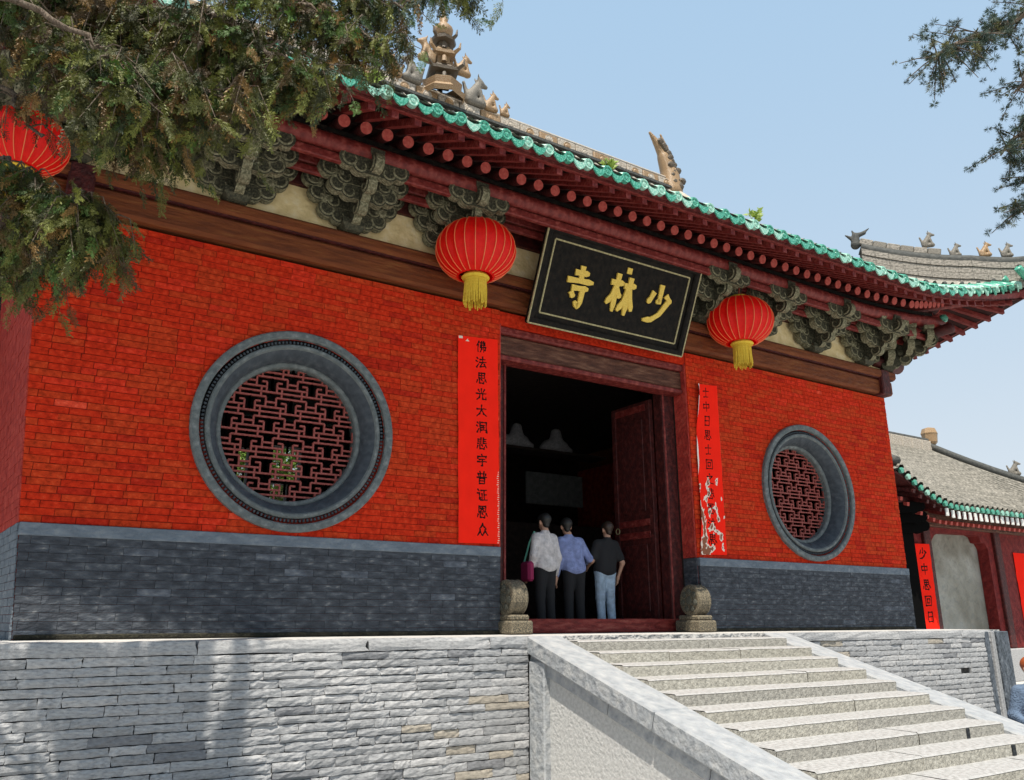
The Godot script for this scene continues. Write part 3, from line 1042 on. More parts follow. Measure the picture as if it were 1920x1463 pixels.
func build_brackets(h: Node3D) -> void:
	var proto: Node3D = pivot(h, "bracket_set", Transform3D(Basis(), Vector3(-5.03, BEAM_Y, 0)))
	var arm_s := two_tone(lobe_arm(0.36, 0.19), 0.1)
	var arm_m := two_tone(lobe_arm(0.50, 0.20), 0.1)
	var arm_l := two_tone(lobe_arm(0.60, 0.20), 0.09)
	var dou := MB.new()
	dou.hexa([Vector3(-0.05, -0.05, -0.05), Vector3(0.05, -0.05, -0.05), Vector3(0.05, -0.05, 0.05), Vector3(-0.05, -0.05, 0.05), Vector3(-0.075, -0.005, -0.075), Vector3(0.075, -0.005, -0.075), Vector3(0.075, -0.005, 0.075), Vector3(-0.075, -0.005, 0.075)])
	dou.box(Vector3(0, 0.018, 0), Vector3(0.15, 0.045, 0.15))
	var dm := dou.done()
	var big := Basis.from_scale(Vector3(1.9, 1.35, 1.5))
	put(proto, "bearing_block", dm, M.bracket_dark, Transform3D(big, Vector3(0, 0.07, 0.14)))
	var rows := [[arm_s, 0.10, 0.13, 0.36], [arm_m, 0.27, 0.14, 0.50], [arm_s, 0.27, 0.44, 0.36], [arm_l, 0.43, 0.16, 0.58], [arm_m, 0.43, 0.46, 0.48], [arm_s, 0.43, 0.75, 0.34]]
	var curl := curl_mesh(0.088)
	for q in rows:
		put(proto, "cross_arm", q[0], null, Transform3D(Basis(), Vector3(0, q[1], q[2])))
		for s in [-1.0, 1.0]:
			put(proto, "bearing_block", dm, M.bracket_edge, Transform3D(Basis(), Vector3(s * q[3] * 0.92, q[1] + 0.225, q[2])))
			put(proto, "carved_curl", curl, M.bracket_edge, Transform3D(Basis.from_scale(Vector3(s, 1, 1)), Vector3(s * q[3] * 0.85, q[1] + 0.12, q[2] + 0.05)))
			put(proto, "carved_curl", curl, M.bracket_edge, Transform3D(Basis.from_scale(Vector3(s * 0.85, 0.85, 0.85)), Vector3(s * q[3] * 0.48, q[1] + 0.06, q[2] + 0.05)))
	# arms that reach out towards the eave, each with a rolled tip
	var side := Basis(Vector3(0, 0, 1), Vector3(0, 1, 0), Vector3(-1, 0, 0))
	for q in [[0.12, 0.50, 0.18], [0.28, 0.74, 0.19], [0.44, 0.92, 0.20]]:
		var l: float = q[1]
		var hh: float = q[2]
		var pg := union([rect2(0, 0.02, l - 0.10, hh), circle(Vector2(l - 0.08, hh * 0.5), hh * 0.58, 14), circle(Vector2(l - 0.24, hh * 0.16), hh * 0.5, 14), circle(Vector2(l - 0.40, hh * 0.10), hh * 0.38, 12)])
		put(proto, "reaching_arm", two_tone(pg, 0.10, Transform3D(side, Vector3.ZERO)), null, Transform3D(Basis(), Vector3(0, q[0], 0)))
		put(proto, "bearing_block", dm, M.bracket_dark, Transform3D(Basis.from_scale(Vector3(1.1, 1, 1)), Vector3(0, q[0] + hh + 0.03, l - 0.13)))
		for s in [-1.0, 1.0]:
			put(proto, "carved_curl", curl, M.bracket_edge, Transform3D(side * Basis.from_scale(Vector3(1, 1, 1)), Vector3(s * 0.053, q[0] + hh * 0.5, l - 0.10)))
	for x in [-3.72, -2.38, 1.85, 3.13, 4.49, 5.84]:
		bracket_copy(h, proto, Transform3D(Basis(), Vector3(x, BEAM_Y, 0)))
	bracket_copy(h, proto, Transform3D(Basis(Vector3.UP, PI / 4).scaled(Vector3(1.1, 1.0, 1.1)), Vector3(6.42, BEAM_Y, 0.02)))
	bracket_copy(h, proto, Transform3D(Basis(Vector3.UP, -PI / 4).scaled(Vector3(1.1, 1.0, 1.1)), Vector3(-6.5, BEAM_Y, 0.02)))
	for z in [-0.75, -2.1, -3.45]:
		bracket_copy(h, proto, Transform3D(Basis(Vector3.UP, PI / 2), Vector3(6.5, BEAM_Y, z)))

func bracket_copy(h: Node3D, proto: Node3D, xf: Transform3D) -> void:
	var c: Node3D = proto.duplicate()
	var key := str(h.get_instance_id()) + "bracket_set"
	var n: int = names[key]
	names[key] = n + 1
	c.name = "bracket_set_%03d" % n
	c.transform = xf
	h.add_child(c, true)

func rafter_x(k: int) -> Array:
	# root x and tip x of rafter k counted from the middle; they fan out near the corner
	var x := absf(k + 0.5) * 0.252
	var sg := 1.0 if k >= 0 else -1.0
	if x <= 6.2:
		return [sg * x, sg * x]
	return [sg * (6.2 + (x - 6.2) * 0.42), sg * x]

func build_eaves(h: Node3D) -> void:
	var disc := MB.new()
	disc.smooth(false)
	disc.lathe([Vector2(0.052, -0.004), Vector2(0.052, 0.052), Vector2(0.05, 0.058), Vector2(0.037, 0.056), Vector2(0.034, 0.047), Vector2(0.022, 0.046), Vector2(0.018, 0.054), Vector2(0.0, 0.058)], 16)
	var disc_m := disc.done()
	for side in 3:
		var lo := 9 if side > 0 else -33
		for k in range(lo, 32):
			var rx := rafter_x(k)
			var lr := lift(absf(rx[1])) * 0.5
			var lt := lift(absf(rx[1])) * 0.8
			# round rafter
			var r := MB.new()
			r.smooth(true)
			var ya := 5.335 + lr
			var pb := side_pt(Vector3(rx[0], ya + 0.95 * 0.35, 0.0), side)
			var xe: float = lerpf(rx[0], rx[1], 0.25)
			var pa := side_pt(Vector3(xe, ya, 0.95), side)
			r.tube([pb, pa], [0.066], 12, false)
			var rn := put(h, "rafter", r.done(), M.red_wood_dark)
			var en := MB.new()
			en.lathe([Vector2(0.067, -0.01), Vector2(0.067, 0.004), Vector2(0.0, 0.006)], 16, Transform3D(Basis(Quaternion(Vector3.UP, (pa - pb).normalized())), pa))
			put(rn, "rafter_end", en.done(), M.rafter_end)
			# square flying rafter above it
			var w := 0.038
			var pts := []
			var dirx: Vector3 = (Vector3(rx[1], 0, 1.75) - Vector3(xe, 0, 0.7)).normalized()
			var perp := Vector3(dirx.z, 0, -dirx.x)
			for q in [[xe, 0.62, 5.597 + lr], [rx[1], 1.75, 4.99 + lt]]:
				for yy in [0.0, 0.085]:
					for sg in [-1.0, 1.0]:
						pts.append(side_pt(Vector3(q[0], q[2] + yy, q[1]) + perp * w * sg, side))
			var f := MB.new()
			f.hexa([pts[0], pts[1], pts[3], pts[2], pts[4], pts[5], pts[7], pts[6]])
			put(h, "flying_rafter", f.done(), M.red_wood)
		# boards: soffit, fascia, lath
		var so := MB.new()
		var fa := MB.new()
		var la := MB.new()
		var n := 96
		var x_lo := 2.0 if side > 0 else -8.3
		for i in n:
			var x0 := lerpf(x_lo, 8.3, float(i) / n)
			var x1 := lerpf(x_lo, 8.3, float(i + 1) / n)
			for pair in [[[0.0, 5.74, 0.5], [0.95, 5.52, 0.5]], [[0.95, 5.52, 0.5], [1.80, 5.077, 0.8]]]:
				var q := []
				for e in [[x0, 0], [x1, 0], [x1, 1], [x0, 1]]:
					var pr: Array = pair[e[1]]
					var xx: float = e[0]
					var mx: float = xx if absf(xx) < 6.2 else signf(xx) * (6.2 + (absf(xx) - 6.2) * lerpf(0.42, 1.0, clampf(pr[0] / 1.75, 0.0, 1.0)))
					q.append(side_pt(Vector3(mx, pr[1] + lift(absf(xx)) * pr[2], pr[0]), side))
				so.quad(q[0], q[1], q[2], q[3], Vector3.DOWN)
				so.quad(q[0] + Vector3.UP * 0.02, q[1] + Vector3.UP * 0.02, q[2] + Vector3.UP * 0.02, q[3] + Vector3.UP * 0.02, Vector3.UP)
			var l0 := lift(absf(x0)) * 0.85
			var l1 := lift(absf(x1)) * 0.85
			var c := []
			for e in [[0.055, 1.735], [0.055, 1.775], [0.155, 1.80], [0.155, 1.76]]:
				c.append([e[0], e[1]])
			var p0 := []
			var p1 := []
			for e in c:
				p0.append(side_pt(Vector3(x0, 5.015 + e[0] + l0, e[1]), side))
				p1.append(side_pt(Vector3(x1, 5.015 + e[0] + l1, e[1]), side))
			for e in 4:
				var m: Vector3 = (p0[e] + p0[(e + 1) % 4]) * 0.5 - (p0[0] + p0[2]) * 0.5
				fa.quad(p0[e], p0[(e + 1) % 4], p1[(e + 1) % 4], p1[e], m)
			if absf(x0) < 7.0:
				var q0 := side_pt(Vector3(x0, 5.262 + lift(absf(x0)) * 0.45, 0.78), side)
				var q1 := side_pt(Vector3(x1, 5.262 + lift(absf(x1)) * 0.45, 0.78), side)
				la.quad(q0, q1, q1 + Vector3.UP * 0.06, q0 + Vector3.UP * 0.06, side_pt(Vector3(6.5, 0, 1), side) - side_pt(Vector3(6.5, 0, 0), side))
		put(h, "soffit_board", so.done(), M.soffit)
		put(h, "fascia_board", fa.done(), M.red_wood)
		put(h, "lath", la.done(), M.black_wood)
		# eave tiles: round ends between drip tiles
		var drip := PackedVector2Array([Vector2(-0.085, 0.03), Vector2(-0.075, -0.02), Vector2(-0.045, -0.06), Vector2(0, -0.085), Vector2(0.045, -0.06), Vector2(0.075, -0.02), Vector2(0.085, 0.03), Vector2(0.04, 0.012), Vector2(0, 0.005), Vector2(-0.04, 0.012)])
		var dmesh := MB.new()
		dmesh.prism(drip, -0.008, 0.012)
		var dm := dmesh.done()
		var lo2 := 8 if side > 0 else -30
		for k in range(lo2, 32):
			var x := (k + 0.42) * 0.277
			var x2 := x + 0.1385
			var sc := 1.25
			for q in [[x, true], [x2, false]]:
				var xx: float = q[0]
				var yy := 5.19 + lift(absf(xx))
				var fan := clampf((absf(xx) - 6.2) / 2.2, 0.0, 1.0) * 0.6 * signf(xx)
				var outd := side_pt(Vector3(sin(fan) + 6.5, 0, cos(fan)), side) - Vector3(6.5, 0, 0)
				if side > 0:
					outd = Vector3(cos(fan) * (1.0 if side == 1 else -1.0), 0, sin(fan))
				var rightd := Vector3.UP.cross(outd).normalized()
				if q[1]:
					var mo := glaze_pick()
					var t := put(h, "eave_tile", disc_m, mo, Transform3D(Basis(rightd, outd, rightd.cross(outd)).scaled_local(Vector3(sc, 1, sc)), side_pt(Vector3(xx, yy, 1.80), side)))
					var tb := MB.new()
					tb.smooth(true)
					var p0 := side_pt(Vector3(xx, yy + 0.005, 1.83), side)
					var p1 := side_pt(Vector3(xx, yy + 0.17, 1.50), side)
					tb.tube([p0, p1], [0.066], 12)
					var bt := put(h, "barrel_tile", tb.done(), mo)
					if k % 2 == 0:
						var nb := MB.new()
						nb.lathe([Vector2(0.028, 0.0), Vector2(0.035, 0.03), Vector2(0.02, 0.06), Vector2(0.0, 0.068)], 8, Transform3D(Basis(), p1.lerp(p0, 0.15) + Vector3.UP * 0.055))
						put(bt, "nail_cap", nb.done(), M.ridge_dark)
				else:
					put(h, "drip_tile", dm, glaze_pick(), Transform3D(Basis(rightd, Vector3(0, 1, 0) - rightd * 0.0, rightd.cross(Vector3.UP)), side_pt(Vector3(xx, yy - 0.035, 1.855), side)))
	# corner beams
	for q in [[Vector3(6.2, 5.30, -0.3), Vector3(7.28, 5.42, 0.78), 0.15, 0.17], [Vector3(6.3, 5.62, -0.2), Vector3(8.38, 5.78, 1.88), 0.14, 0.15]]:
		for sx in [1.0, -1.0]:
			var a: Vector3 = q[0]
			var b: Vector3 = q[1]
			if sx < 0.0:
				a = Vector3(-a.x, a.y, a.z)
				b = Vector3(-b.x, b.y, b.z)
			var d := (b - a).normalized()
			var bs := Basis(d.cross(Vector3.UP).normalized() * -1.0, (d.cross(Vector3.UP)).cross(d).normalized(), d)
			bs.x = bs.y.cross(bs.z)
			pbox(h, "corner_beam", (a + b) * 0.5, Vector3(q[2], q[3], (b - a).length()), M.red_wood, 0.015, bs)
	var kn := MB.new()
	kn.smooth(true)
	kn.lathe([Vector2(0.0, -0.08), Vector2(0.06, -0.06), Vector2(0.085, 0.0), Vector2(0.06, 0.06), Vector2(0.0, 0.08)], 12, Transform3D(Basis(), Vector3(7.33, 5.43, 0.83)))
	put(h, "beam_cap", kn.done(), M.glaze)

func glaze_pick() -> Material:
	return M.glaze if rng.randf() < 0.62 else M.glaze_pale

func roof_row(h: Node3D, pts: Array, r: float) -> void:
	var b := MB.new()
	b.smooth(true)
	b.tube(pts, [r], 8, false)
	put(h, "tile_row", b.done(), M.roof_grey)

func build_roof(h: Node3D) -> void:
	# front and back slopes, then the two hipped ends
	var m := MB.new()
	m.smooth(true)
	var ns := 16
	var nu := 56
	for back in [false, true]:
		for i in ns:
			for j in nu:
				var q := []
				for e in [[i, j], [i, j + 1], [i + 1, j + 1], [i + 1, j]]:
					var s: float = 6.25 * e[0] / ns
					var u: float = 2.0 * e[1] / nu - 1.0
					var hx := maxf(8.35 - s, 6.05)
					var x := u * hx
					var z := 1.85 - s
					if back:
						z = -8.8 - z
					q.append(Vector3(x, roof_y(s, absf(x)), z))
				m.quad(q[0], q[1], q[2], q[3], Vector3.UP)
	for sx in [-1.0, 1.0]:
		for i in 6:
			for j in 40:
				var q := []
				for e in [[i, j], [i, j + 1], [i + 1, j + 1], [i + 1, j]]:
					var s: float = 2.5 * e[0] / 6.0
					var a: float = (2.0 * e[1] / 40.0 - 1.0) * (6.25 - s)
					q.append(Vector3(sx * (8.35 - s), roof_y(s, absf(a) + 2.1), -4.4 + a))
				m.quad(q[0], q[1], q[2], q[3], Vector3.UP)
	put(h, "roof_bed", m.done(), M.roof_grey)
	for k in range(-30, 30):
		var x := (k + 0.42) * 0.277
		var pts := []
		var smax := 6.2 if absf(x) < 6.05 else 8.35 - absf(x)
		if smax < 0.6:
			continue
		for i in 11:
			var s := lerpf(0.33, smax, i / 10.0)
			pts.append(Vector3(x, roof_y(s, absf(x)) + 0.03, 1.85 - s))
		roof_row(h, pts, 0.066)
	for sx in [1.0, -1.0]:
		for k in range(8, 30):
			var a := (k + 0.42) * 0.277
			var z := a - 6.5
			var pts := []
			var smax := minf(2.4, 8.35 - a)
			if smax < 0.5:
				continue
			for i in 7:
				var s := lerpf(0.33, smax, i / 6.0)
				pts.append(Vector3(sx * (8.35 - s), roof_y(s, a) + 0.03, z))
			roof_row(h, pts, 0.066)
	for sx in [-1.0, 1.0]:
		var g := MB.new()
		var pg := PackedVector2Array([Vector2(-4.4 + 3.75, roof_y(2.4, 0) - 0.1), Vector2(-4.4, roof_y(6.25, 0) - 0.1), Vector2(-4.4 - 3.75, roof_y(2.4, 0) - 0.1)])
		g.prism(pg, -0.1, 0.1, Transform3D(Basis(Vector3(0, 0, 1), Vector3(0, 1, 0), Vector3(-1, 0, 0)), Vector3(sx * 5.8, 0, 0)))
		put(h, "gable", g.done(), M.red_plaster)
	# main ridge in blocks with small rosettes
	var ry := roof_y(6.25, 0.0)
	var blk := boxmesh(Vector3(0.47, 0.28, 0.26), 0.02)
	var ros := MB.new()
	ros.lathe([Vector2(0.13, 0.0), Vector2(0.12, 0.03), Vector2(0.08, 0.018), Vector2(0.05, 0.045), Vector2(0.0, 0.05)], 8)
	var rosm := ros.done()
	for k in 24:
		var x := -5.64 + k * 0.49
		var o := put(h, "ridge_block", blk, M.ridge_stone if k % 3 != 1 else M.ceramic_ochre, Transform3D(Basis(), Vector3(x, ry + 0.13, -4.4)))
		put(o, "rosette", rosm, M.ridge_stone if k % 2 == 0 else M.ceramic_ochre, Transform3D(Basis(Vector3(1, 0, 0), PI / 2).scaled(Vector3.ONE * 0.8), Vector3(0, 0.0, 0.125)))
	var rr := MB.new()
	rr.smooth(true)
	rr.tube([Vector3(-5.9, ry + 0.31, -4.4), Vector3(5.9, ry + 0.31, -4.4)], [0.085], 10)
	put(h, "ridge_roll", rr.done(), M.ridge_stone)
	var sb := MB.new()
	sb.box(Vector3(0, ry + 0.02, -4.4), Vector3(11.8, 0.06, 0.4))
	put(h, "ridge_base", sb.done(), M.ridge_dark)
	# ridge of the hip, with seated beasts
	for sx in [1.0, -1.0]:
		var path := []
		var low := []
		for i in 13:
			var s := lerpf(1.9, -0.05, i / 12.0)
			var y := roof_y(maxf(s, 0.0), 8.35 - s)
			var tall := lerpf(0.49, 0.36, clampf((i - 8.0) / 4.0, 0.0, 1.0))
			path.append(Vector3(sx * (8.35 - s), y + tall, 1.85 - s))
			low.append(Vector3(sx * (8.35 - s), y + tall * 0.45, 1.85 - s))
		var rb := MB.new()
		for i in 12:
			var d: Vector3 = (path[i + 1] - path[i]).normalized()
			var pr := d.cross(Vector3.UP).normalized() * 0.09
			var a: Vector3 = path[i]
			var b: Vector3 = path[i + 1]
			var al := Vector3(0, 0.5, 0)
			for lay in 4:
				var y0 := Vector3(0, -0.5 + 0.125 * lay, 0)
				var y1 := Vector3(0, -0.5 + 0.125 * lay + 0.112, 0)
				var ww := 1.0 + (0.18 if lay % 2 == 1 else 0.0)
				var e: Vector3 = (b - a) * 0.02
				rb.hexa([a - pr * ww + y0, b - e - pr * ww + y0, b - e + pr * ww + y0, a + pr * ww + y0, a - pr * ww + y1, b - e - pr * ww + y1, b - e + pr * ww + y1, a + pr * ww + y1])
			rb.hexa([a - pr * 0.7 - al, b - pr * 0.7 - al, b + pr * 0.7 - al, a + pr * 0.7 - al, a - pr * 0.7, b - pr * 0.7, b + pr * 0.7, a + pr * 0.7])
		var hip := put(h, "hip_ridge", rb.done(), M.ridge_worn)
		var rl := MB.new()
		rl.smooth(true)
		var rp := []
		for q in path:
			rp.append(q + Vector3.UP * 0.02)
		rl.tube(rp, [0.115], 8)
		put(hip, "ridge_roll", rl.done(), M.ridge_dark)
		for i in range(0, 6):
			var pa: Vector3 = path[i]
			var pb: Vector3 = path[i + 1]
			var dd := (pb - pa).normalized()
			var rt := dd.cross(Vector3.UP).normalized()
			put(hip, "upper_block", boxmesh(Vector3(0.13, 0.13, (pb - pa).length() - 0.006), 0.015), M.ridge_worn if i % 2 == 0 else M.ceramic_grey, Transform3D(Basis(rt, rt.cross(-dd), -dd), (pa + pb) * 0.5 + Vector3.UP * 0.17))
	# ridge down the edge of the gable
	for sx in [1.0, -1.0]:
		var vr := MB.new()
		vr.smooth(true)
		var vp := []
		for i in 9:
			var s := lerpf(6.1, 2.3, i / 8.0)
			vp.append(Vector3(sx * 5.95, roof_y(s, 5.9) + 0.02, 1.85 - s))
		vr.tube(vp, [0.13], 8)
		put(h, "gable_ridge", vr.done(), M.ridge_stone)
	build_ornaments(h, ry)

func beast_mesh() -> ArrayMesh:
	var b := MB.new()
	b.smooth(true)
	sdf(b, [
		[Vector3(0, 0.03, -0.08), Vector3(0, 0.03, 0.10), 0.06, 0.05], [Vector3(0, 0.09, -0.06), Vector3(0, 0.22, 0.02), 0.07, 0.055],
		[Vector3(0.04, 0.02, 0.09), Vector3(0.035, 0.17, 0.05), 0.022, 0.028], [Vector3(-0.04, 0.02, 0.09), Vector3(-0.035, 0.17, 0.05), 0.022, 0.028],
		[Vector3(0, 0.24, 0.03), Vector3(0, 0.30, 0.06), 0.045, 0.05], [Vector3(0, 0.29, 0.08), Vector3(0, 0.28, 0.15), 0.038, 0.025],
		[Vector3(0.03, 0.33, 0.04), Vector3(0.05, 0.39, 0.01), 0.018, 0.008], [Vector3(-0.03, 0.33, 0.04), Vector3(-0.05, 0.39, 0.01), 0.018, 0.008],
		[Vector3(0, 0.08, -0.11), Vector3(0, 0.24, -0.16), 0.03, 0.02]], 0.016, 0.03)
	return b.done()

func build_ornaments(h: Node3D, ry: float) -> void:
	var bm := beast_mesh()
	var i := 0
	for t in [0.79, 1.10, 1.45, 1.70]:
		var s: float = 1.85 - t
		var p := Vector3(8.35 - s, roof_y(s, 8.35 - s) + [0.78, 0.61, 0.60, 0.55][i], t)
		put(h, "ridge_beast", bm, M.ceramic_ochre if i == 2 else M.ceramic_grey, Transform3D(Basis(Vector3.UP, PI / 4).scaled(Vector3.ONE * [0.8, 0.7, 0.75, 0.72][i]), p))
		i += 1
	# bird headed finial where the hip ridge starts
	var bf := MB.new()
	bf.smooth(true)
	sdf(bf, [[Vector3(0, -0.1, 0), Vector3(0, 0.16, 0.02), 0.13, 0.10], [Vector3(0, 0.18, 0.05), Vector3(0, 0.24, 0.26), 0.08, 0.05], [Vector3(0, 0.25, 0.24), Vector3(0, 0.37, 0.40), 0.045, 0.015], [Vector3(0, 0.2, 0.0), Vector3(0, 0.34, -0.05), 0.05, 0.02], [Vector3(0, 0.1, -0.08), Vector3(0, 0.22, -0.24), 0.06, 0.02]], 0.02, 0.04)
	put(h, "hip_finial", bf.done(), M.ridge_dark, Transform3D(Basis(Vector3.UP, PI / 4).scaled(Vector3.ONE * 0.68), Vector3(6.40, 7.12, -0.10)))
	# dragon fin that ends the main ridge: two tips leaning back over the ridge
	for sx in [1.0, -1.0]:
		var d := MB.new()
		d.smooth(true)
		var bones := [
			[Vector3(0.05, 0.0, 0), Vector3(0.03, 0.4, 0), 0.27, 0.23], [Vector3(0.03, 0.4, 0), Vector3(-0.14, 0.85, 0), 0.22, 0.16],
			[Vector3(-0.14, 0.85, 0), Vector3(-0.36, 1.22, 0), 0.13, 0.085], [Vector3(-0.36, 1.22, 0), Vector3(-0.56, 1.42, 0), 0.085, 0.035],
			[Vector3(0.06, 0.78, 0), Vector3(-0.05, 1.18, 0), 0.085, 0.055], [Vector3(-0.05, 1.18, 0), Vector3(-0.22, 1.50, 0), 0.055, 0.022],
			[Vector3(-0.12, 0.1, 0), Vector3(-0.40, 0.12, 0), 0.14, 0.09], [Vector3(-0.38, 0.18, 0), Vector3(-0.5, 0.22, 0), 0.07, 0.04]]
		for k in 9:
			bones.append([Vector3(0.2 - 0.05 * k, 0.12 + 0.13 * k, 0.13 - 0.006 * k), Vector3(0.2 - 0.05 * k, 0.14 + 0.13 * k, 0.16 - 0.008 * k), 0.06, 0.045])
		sdf(d, bones, 0.03, 0.025)
		var dg := put(h, "ridge_dragon", d.done(), M.ceramic_ochre, Transform3D(Basis.from_scale(Vector3(sx, 1, 1)), Vector3(sx * 5.85, ry + 0.05, -4.4)))
		var sc := MB.new()
		for k in 26:
			var f := k / 26.0
			var c := Vector3(lerpf(0.12, -0.36, f * f) + rng.randf_range(-0.16, 0.16) * (1.0 - f * 0.6), 0.05 + 1.2 * f, lerpf(0.22, 0.09, f))
			sc.lathe([Vector2(0.085, 0.0), Vector2(0.06, 0.035), Vector2(0.0, 0.05)], 6, Transform3D(Basis(Vector3(1, 0, 0), PI / 2).scaled(Vector3.ONE * rng.randf_range(0.7, 1.3)), c))
		put(dg, "scales", sc.done(), M.ceramic_dark)
	# tiered finial in the middle of the ridge, beasts at its sides
	var f := pivot(h, "ridge_finial", Transform3D(Basis.from_scale(Vector3(1.15, 1.2, 1.15)), Vector3(-0.36, ry + 0.18, -4.4)))
	var base := MB.new()
	base.lathe([Vector2(0.40, 0.0), Vector2(0.44, 0.08), Vector2(0.34, 0.18), Vector2(0.38, 0.28), Vector2(0.27, 0.36)], 8)
	put(f, "lotus_base", base.done(), M.ceramic_ochre)
	var k2 := 0
	for q in [[0.34, 0.36, 0.21], [0.70, 0.29, 0.16], [1.00, 0.23, 0.12]]:
		var t := MB.new()
		t.lathe([Vector2(q[2], q[0]), Vector2(q[2] * 0.9, q[0] + 0.15), Vector2(q[1], q[0] + 0.16), Vector2(q[1] * 1.05, q[0] + 0.21), Vector2(q[1] * 0.65, q[0] + 0.27), Vector2(q[2] * 0.8, q[0] + 0.36)], 4 if k2 < 2 else 8)
		for c in 4:
			var an := TAU * c / 4.0
			t.tube([Vector3(cos(an) * q[1] * 0.9, q[0] + 0.2, sin(an) * q[1] * 0.9), Vector3(cos(an) * q[1] * 1.25, q[0] + 0.24, sin(an) * q[1] * 1.25), Vector3(cos(an) * q[1] * 1.32, q[0] + 0.34, sin(an) * q[1] * 1.32)], [0.04, 0.03, 0.012], 5)
			t.lathe([Vector2(0.05, 0.0), Vector2(0.05, 0.10), Vector2(0.0, 0.16)], 6, Transform3D(Basis(), Vector3(cos(an + 0.78) * q[2] * 0.95, q[0], sin(an + 0.78) * q[2] * 0.95)))
		put(f, "tier", t.done(), [M.ceramic_dark, M.ceramic_ochre, M.ceramic_dark][k2], Transform3D(Basis(Vector3.UP, 0.5), Vector3.ZERO))
		k2 += 1
	var ball := MB.new()
	ball.smooth(true)
	ball.lathe([Vector2(0.09, 1.30), Vector2(0.17, 1.37), Vector2(0.18, 1.46), Vector2(0.10, 1.56), Vector2(0.05, 1.60), Vector2(0.085, 1.67), Vector2(0.045, 1.74), Vector2(0.02, 1.88), Vector2(0.0, 2.0)], 12)
	put(f, "ball", ball.done(), M.ceramic_ochre)
	for q in [[-0.62, 1.3], [0.62, 1.5], [0.95, 1.0], [-0.95, 1.0], [0.36, 1.1], [-0.36, 1.2], [1.25, 0.7]]:
		put(f, "beast", bm, M.ceramic_ochre if q[1] < 1.25 else M.ceramic_grey, Transform3D(Basis(Vector3.UP, PI / 2 * signf(q[0])).scaled(Vector3.ONE * q[1]), Vector3(q[0], 0.12 if absf(q[0]) > 0.5 else 0.62, 0.1)))

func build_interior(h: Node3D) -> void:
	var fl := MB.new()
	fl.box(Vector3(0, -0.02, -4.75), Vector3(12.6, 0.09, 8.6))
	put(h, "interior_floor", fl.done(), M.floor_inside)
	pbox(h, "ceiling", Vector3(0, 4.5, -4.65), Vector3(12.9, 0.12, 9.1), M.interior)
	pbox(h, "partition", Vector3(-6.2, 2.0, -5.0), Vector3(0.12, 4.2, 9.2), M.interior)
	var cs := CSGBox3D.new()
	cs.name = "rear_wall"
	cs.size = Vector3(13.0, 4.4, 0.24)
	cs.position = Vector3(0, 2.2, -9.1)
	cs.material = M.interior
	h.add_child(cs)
	for q in [[-1.62, 3.45, 0.62, 0.75], [-1.75, 2.75, 0.36, 0.5], [-2.55, 3.3, 0.22, 0.8]]:  # added openings: the green behind shows like a reflection in glass
		var hole := CSGBox3D.new()
		hole.name = "added_rear_opening"
		hole.operation = CSGShape3D.OPERATION_SUBTRACTION
		hole.size = Vector3(q[2], q[3], 1.0)
		hole.position = Vector3(q[0], q[1] - 2.2, 0)
		hole.material = M.interior
		cs.add_child(hole)
	# lining so that daylight comes in only through the openings
	for s in [-1.0, 1.0]:
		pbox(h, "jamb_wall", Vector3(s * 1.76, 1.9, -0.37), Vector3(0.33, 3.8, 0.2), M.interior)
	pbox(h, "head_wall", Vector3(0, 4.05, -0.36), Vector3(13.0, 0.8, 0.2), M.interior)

# ---------------------------------------------------------------- gate beside the hall
func gate_eave(x: float) -> float:   # the eave lifts at both corners
	return 2.80 + 0.75 * pow(clampf((13.6 - x) / 2.2, 0.0, 1.0), 1.7) + 0.6 * pow(clampf((x - 18.4) / 2.4, 0.0, 1.0), 1.7)

func lantern_profile(v: float) -> Vector2:
	var a := lerpf(-1.18, 1.18, v)
	return Vector2(0.04 + 0.445 * cos(a), 0.345 * sin(a) / sin(1.18))

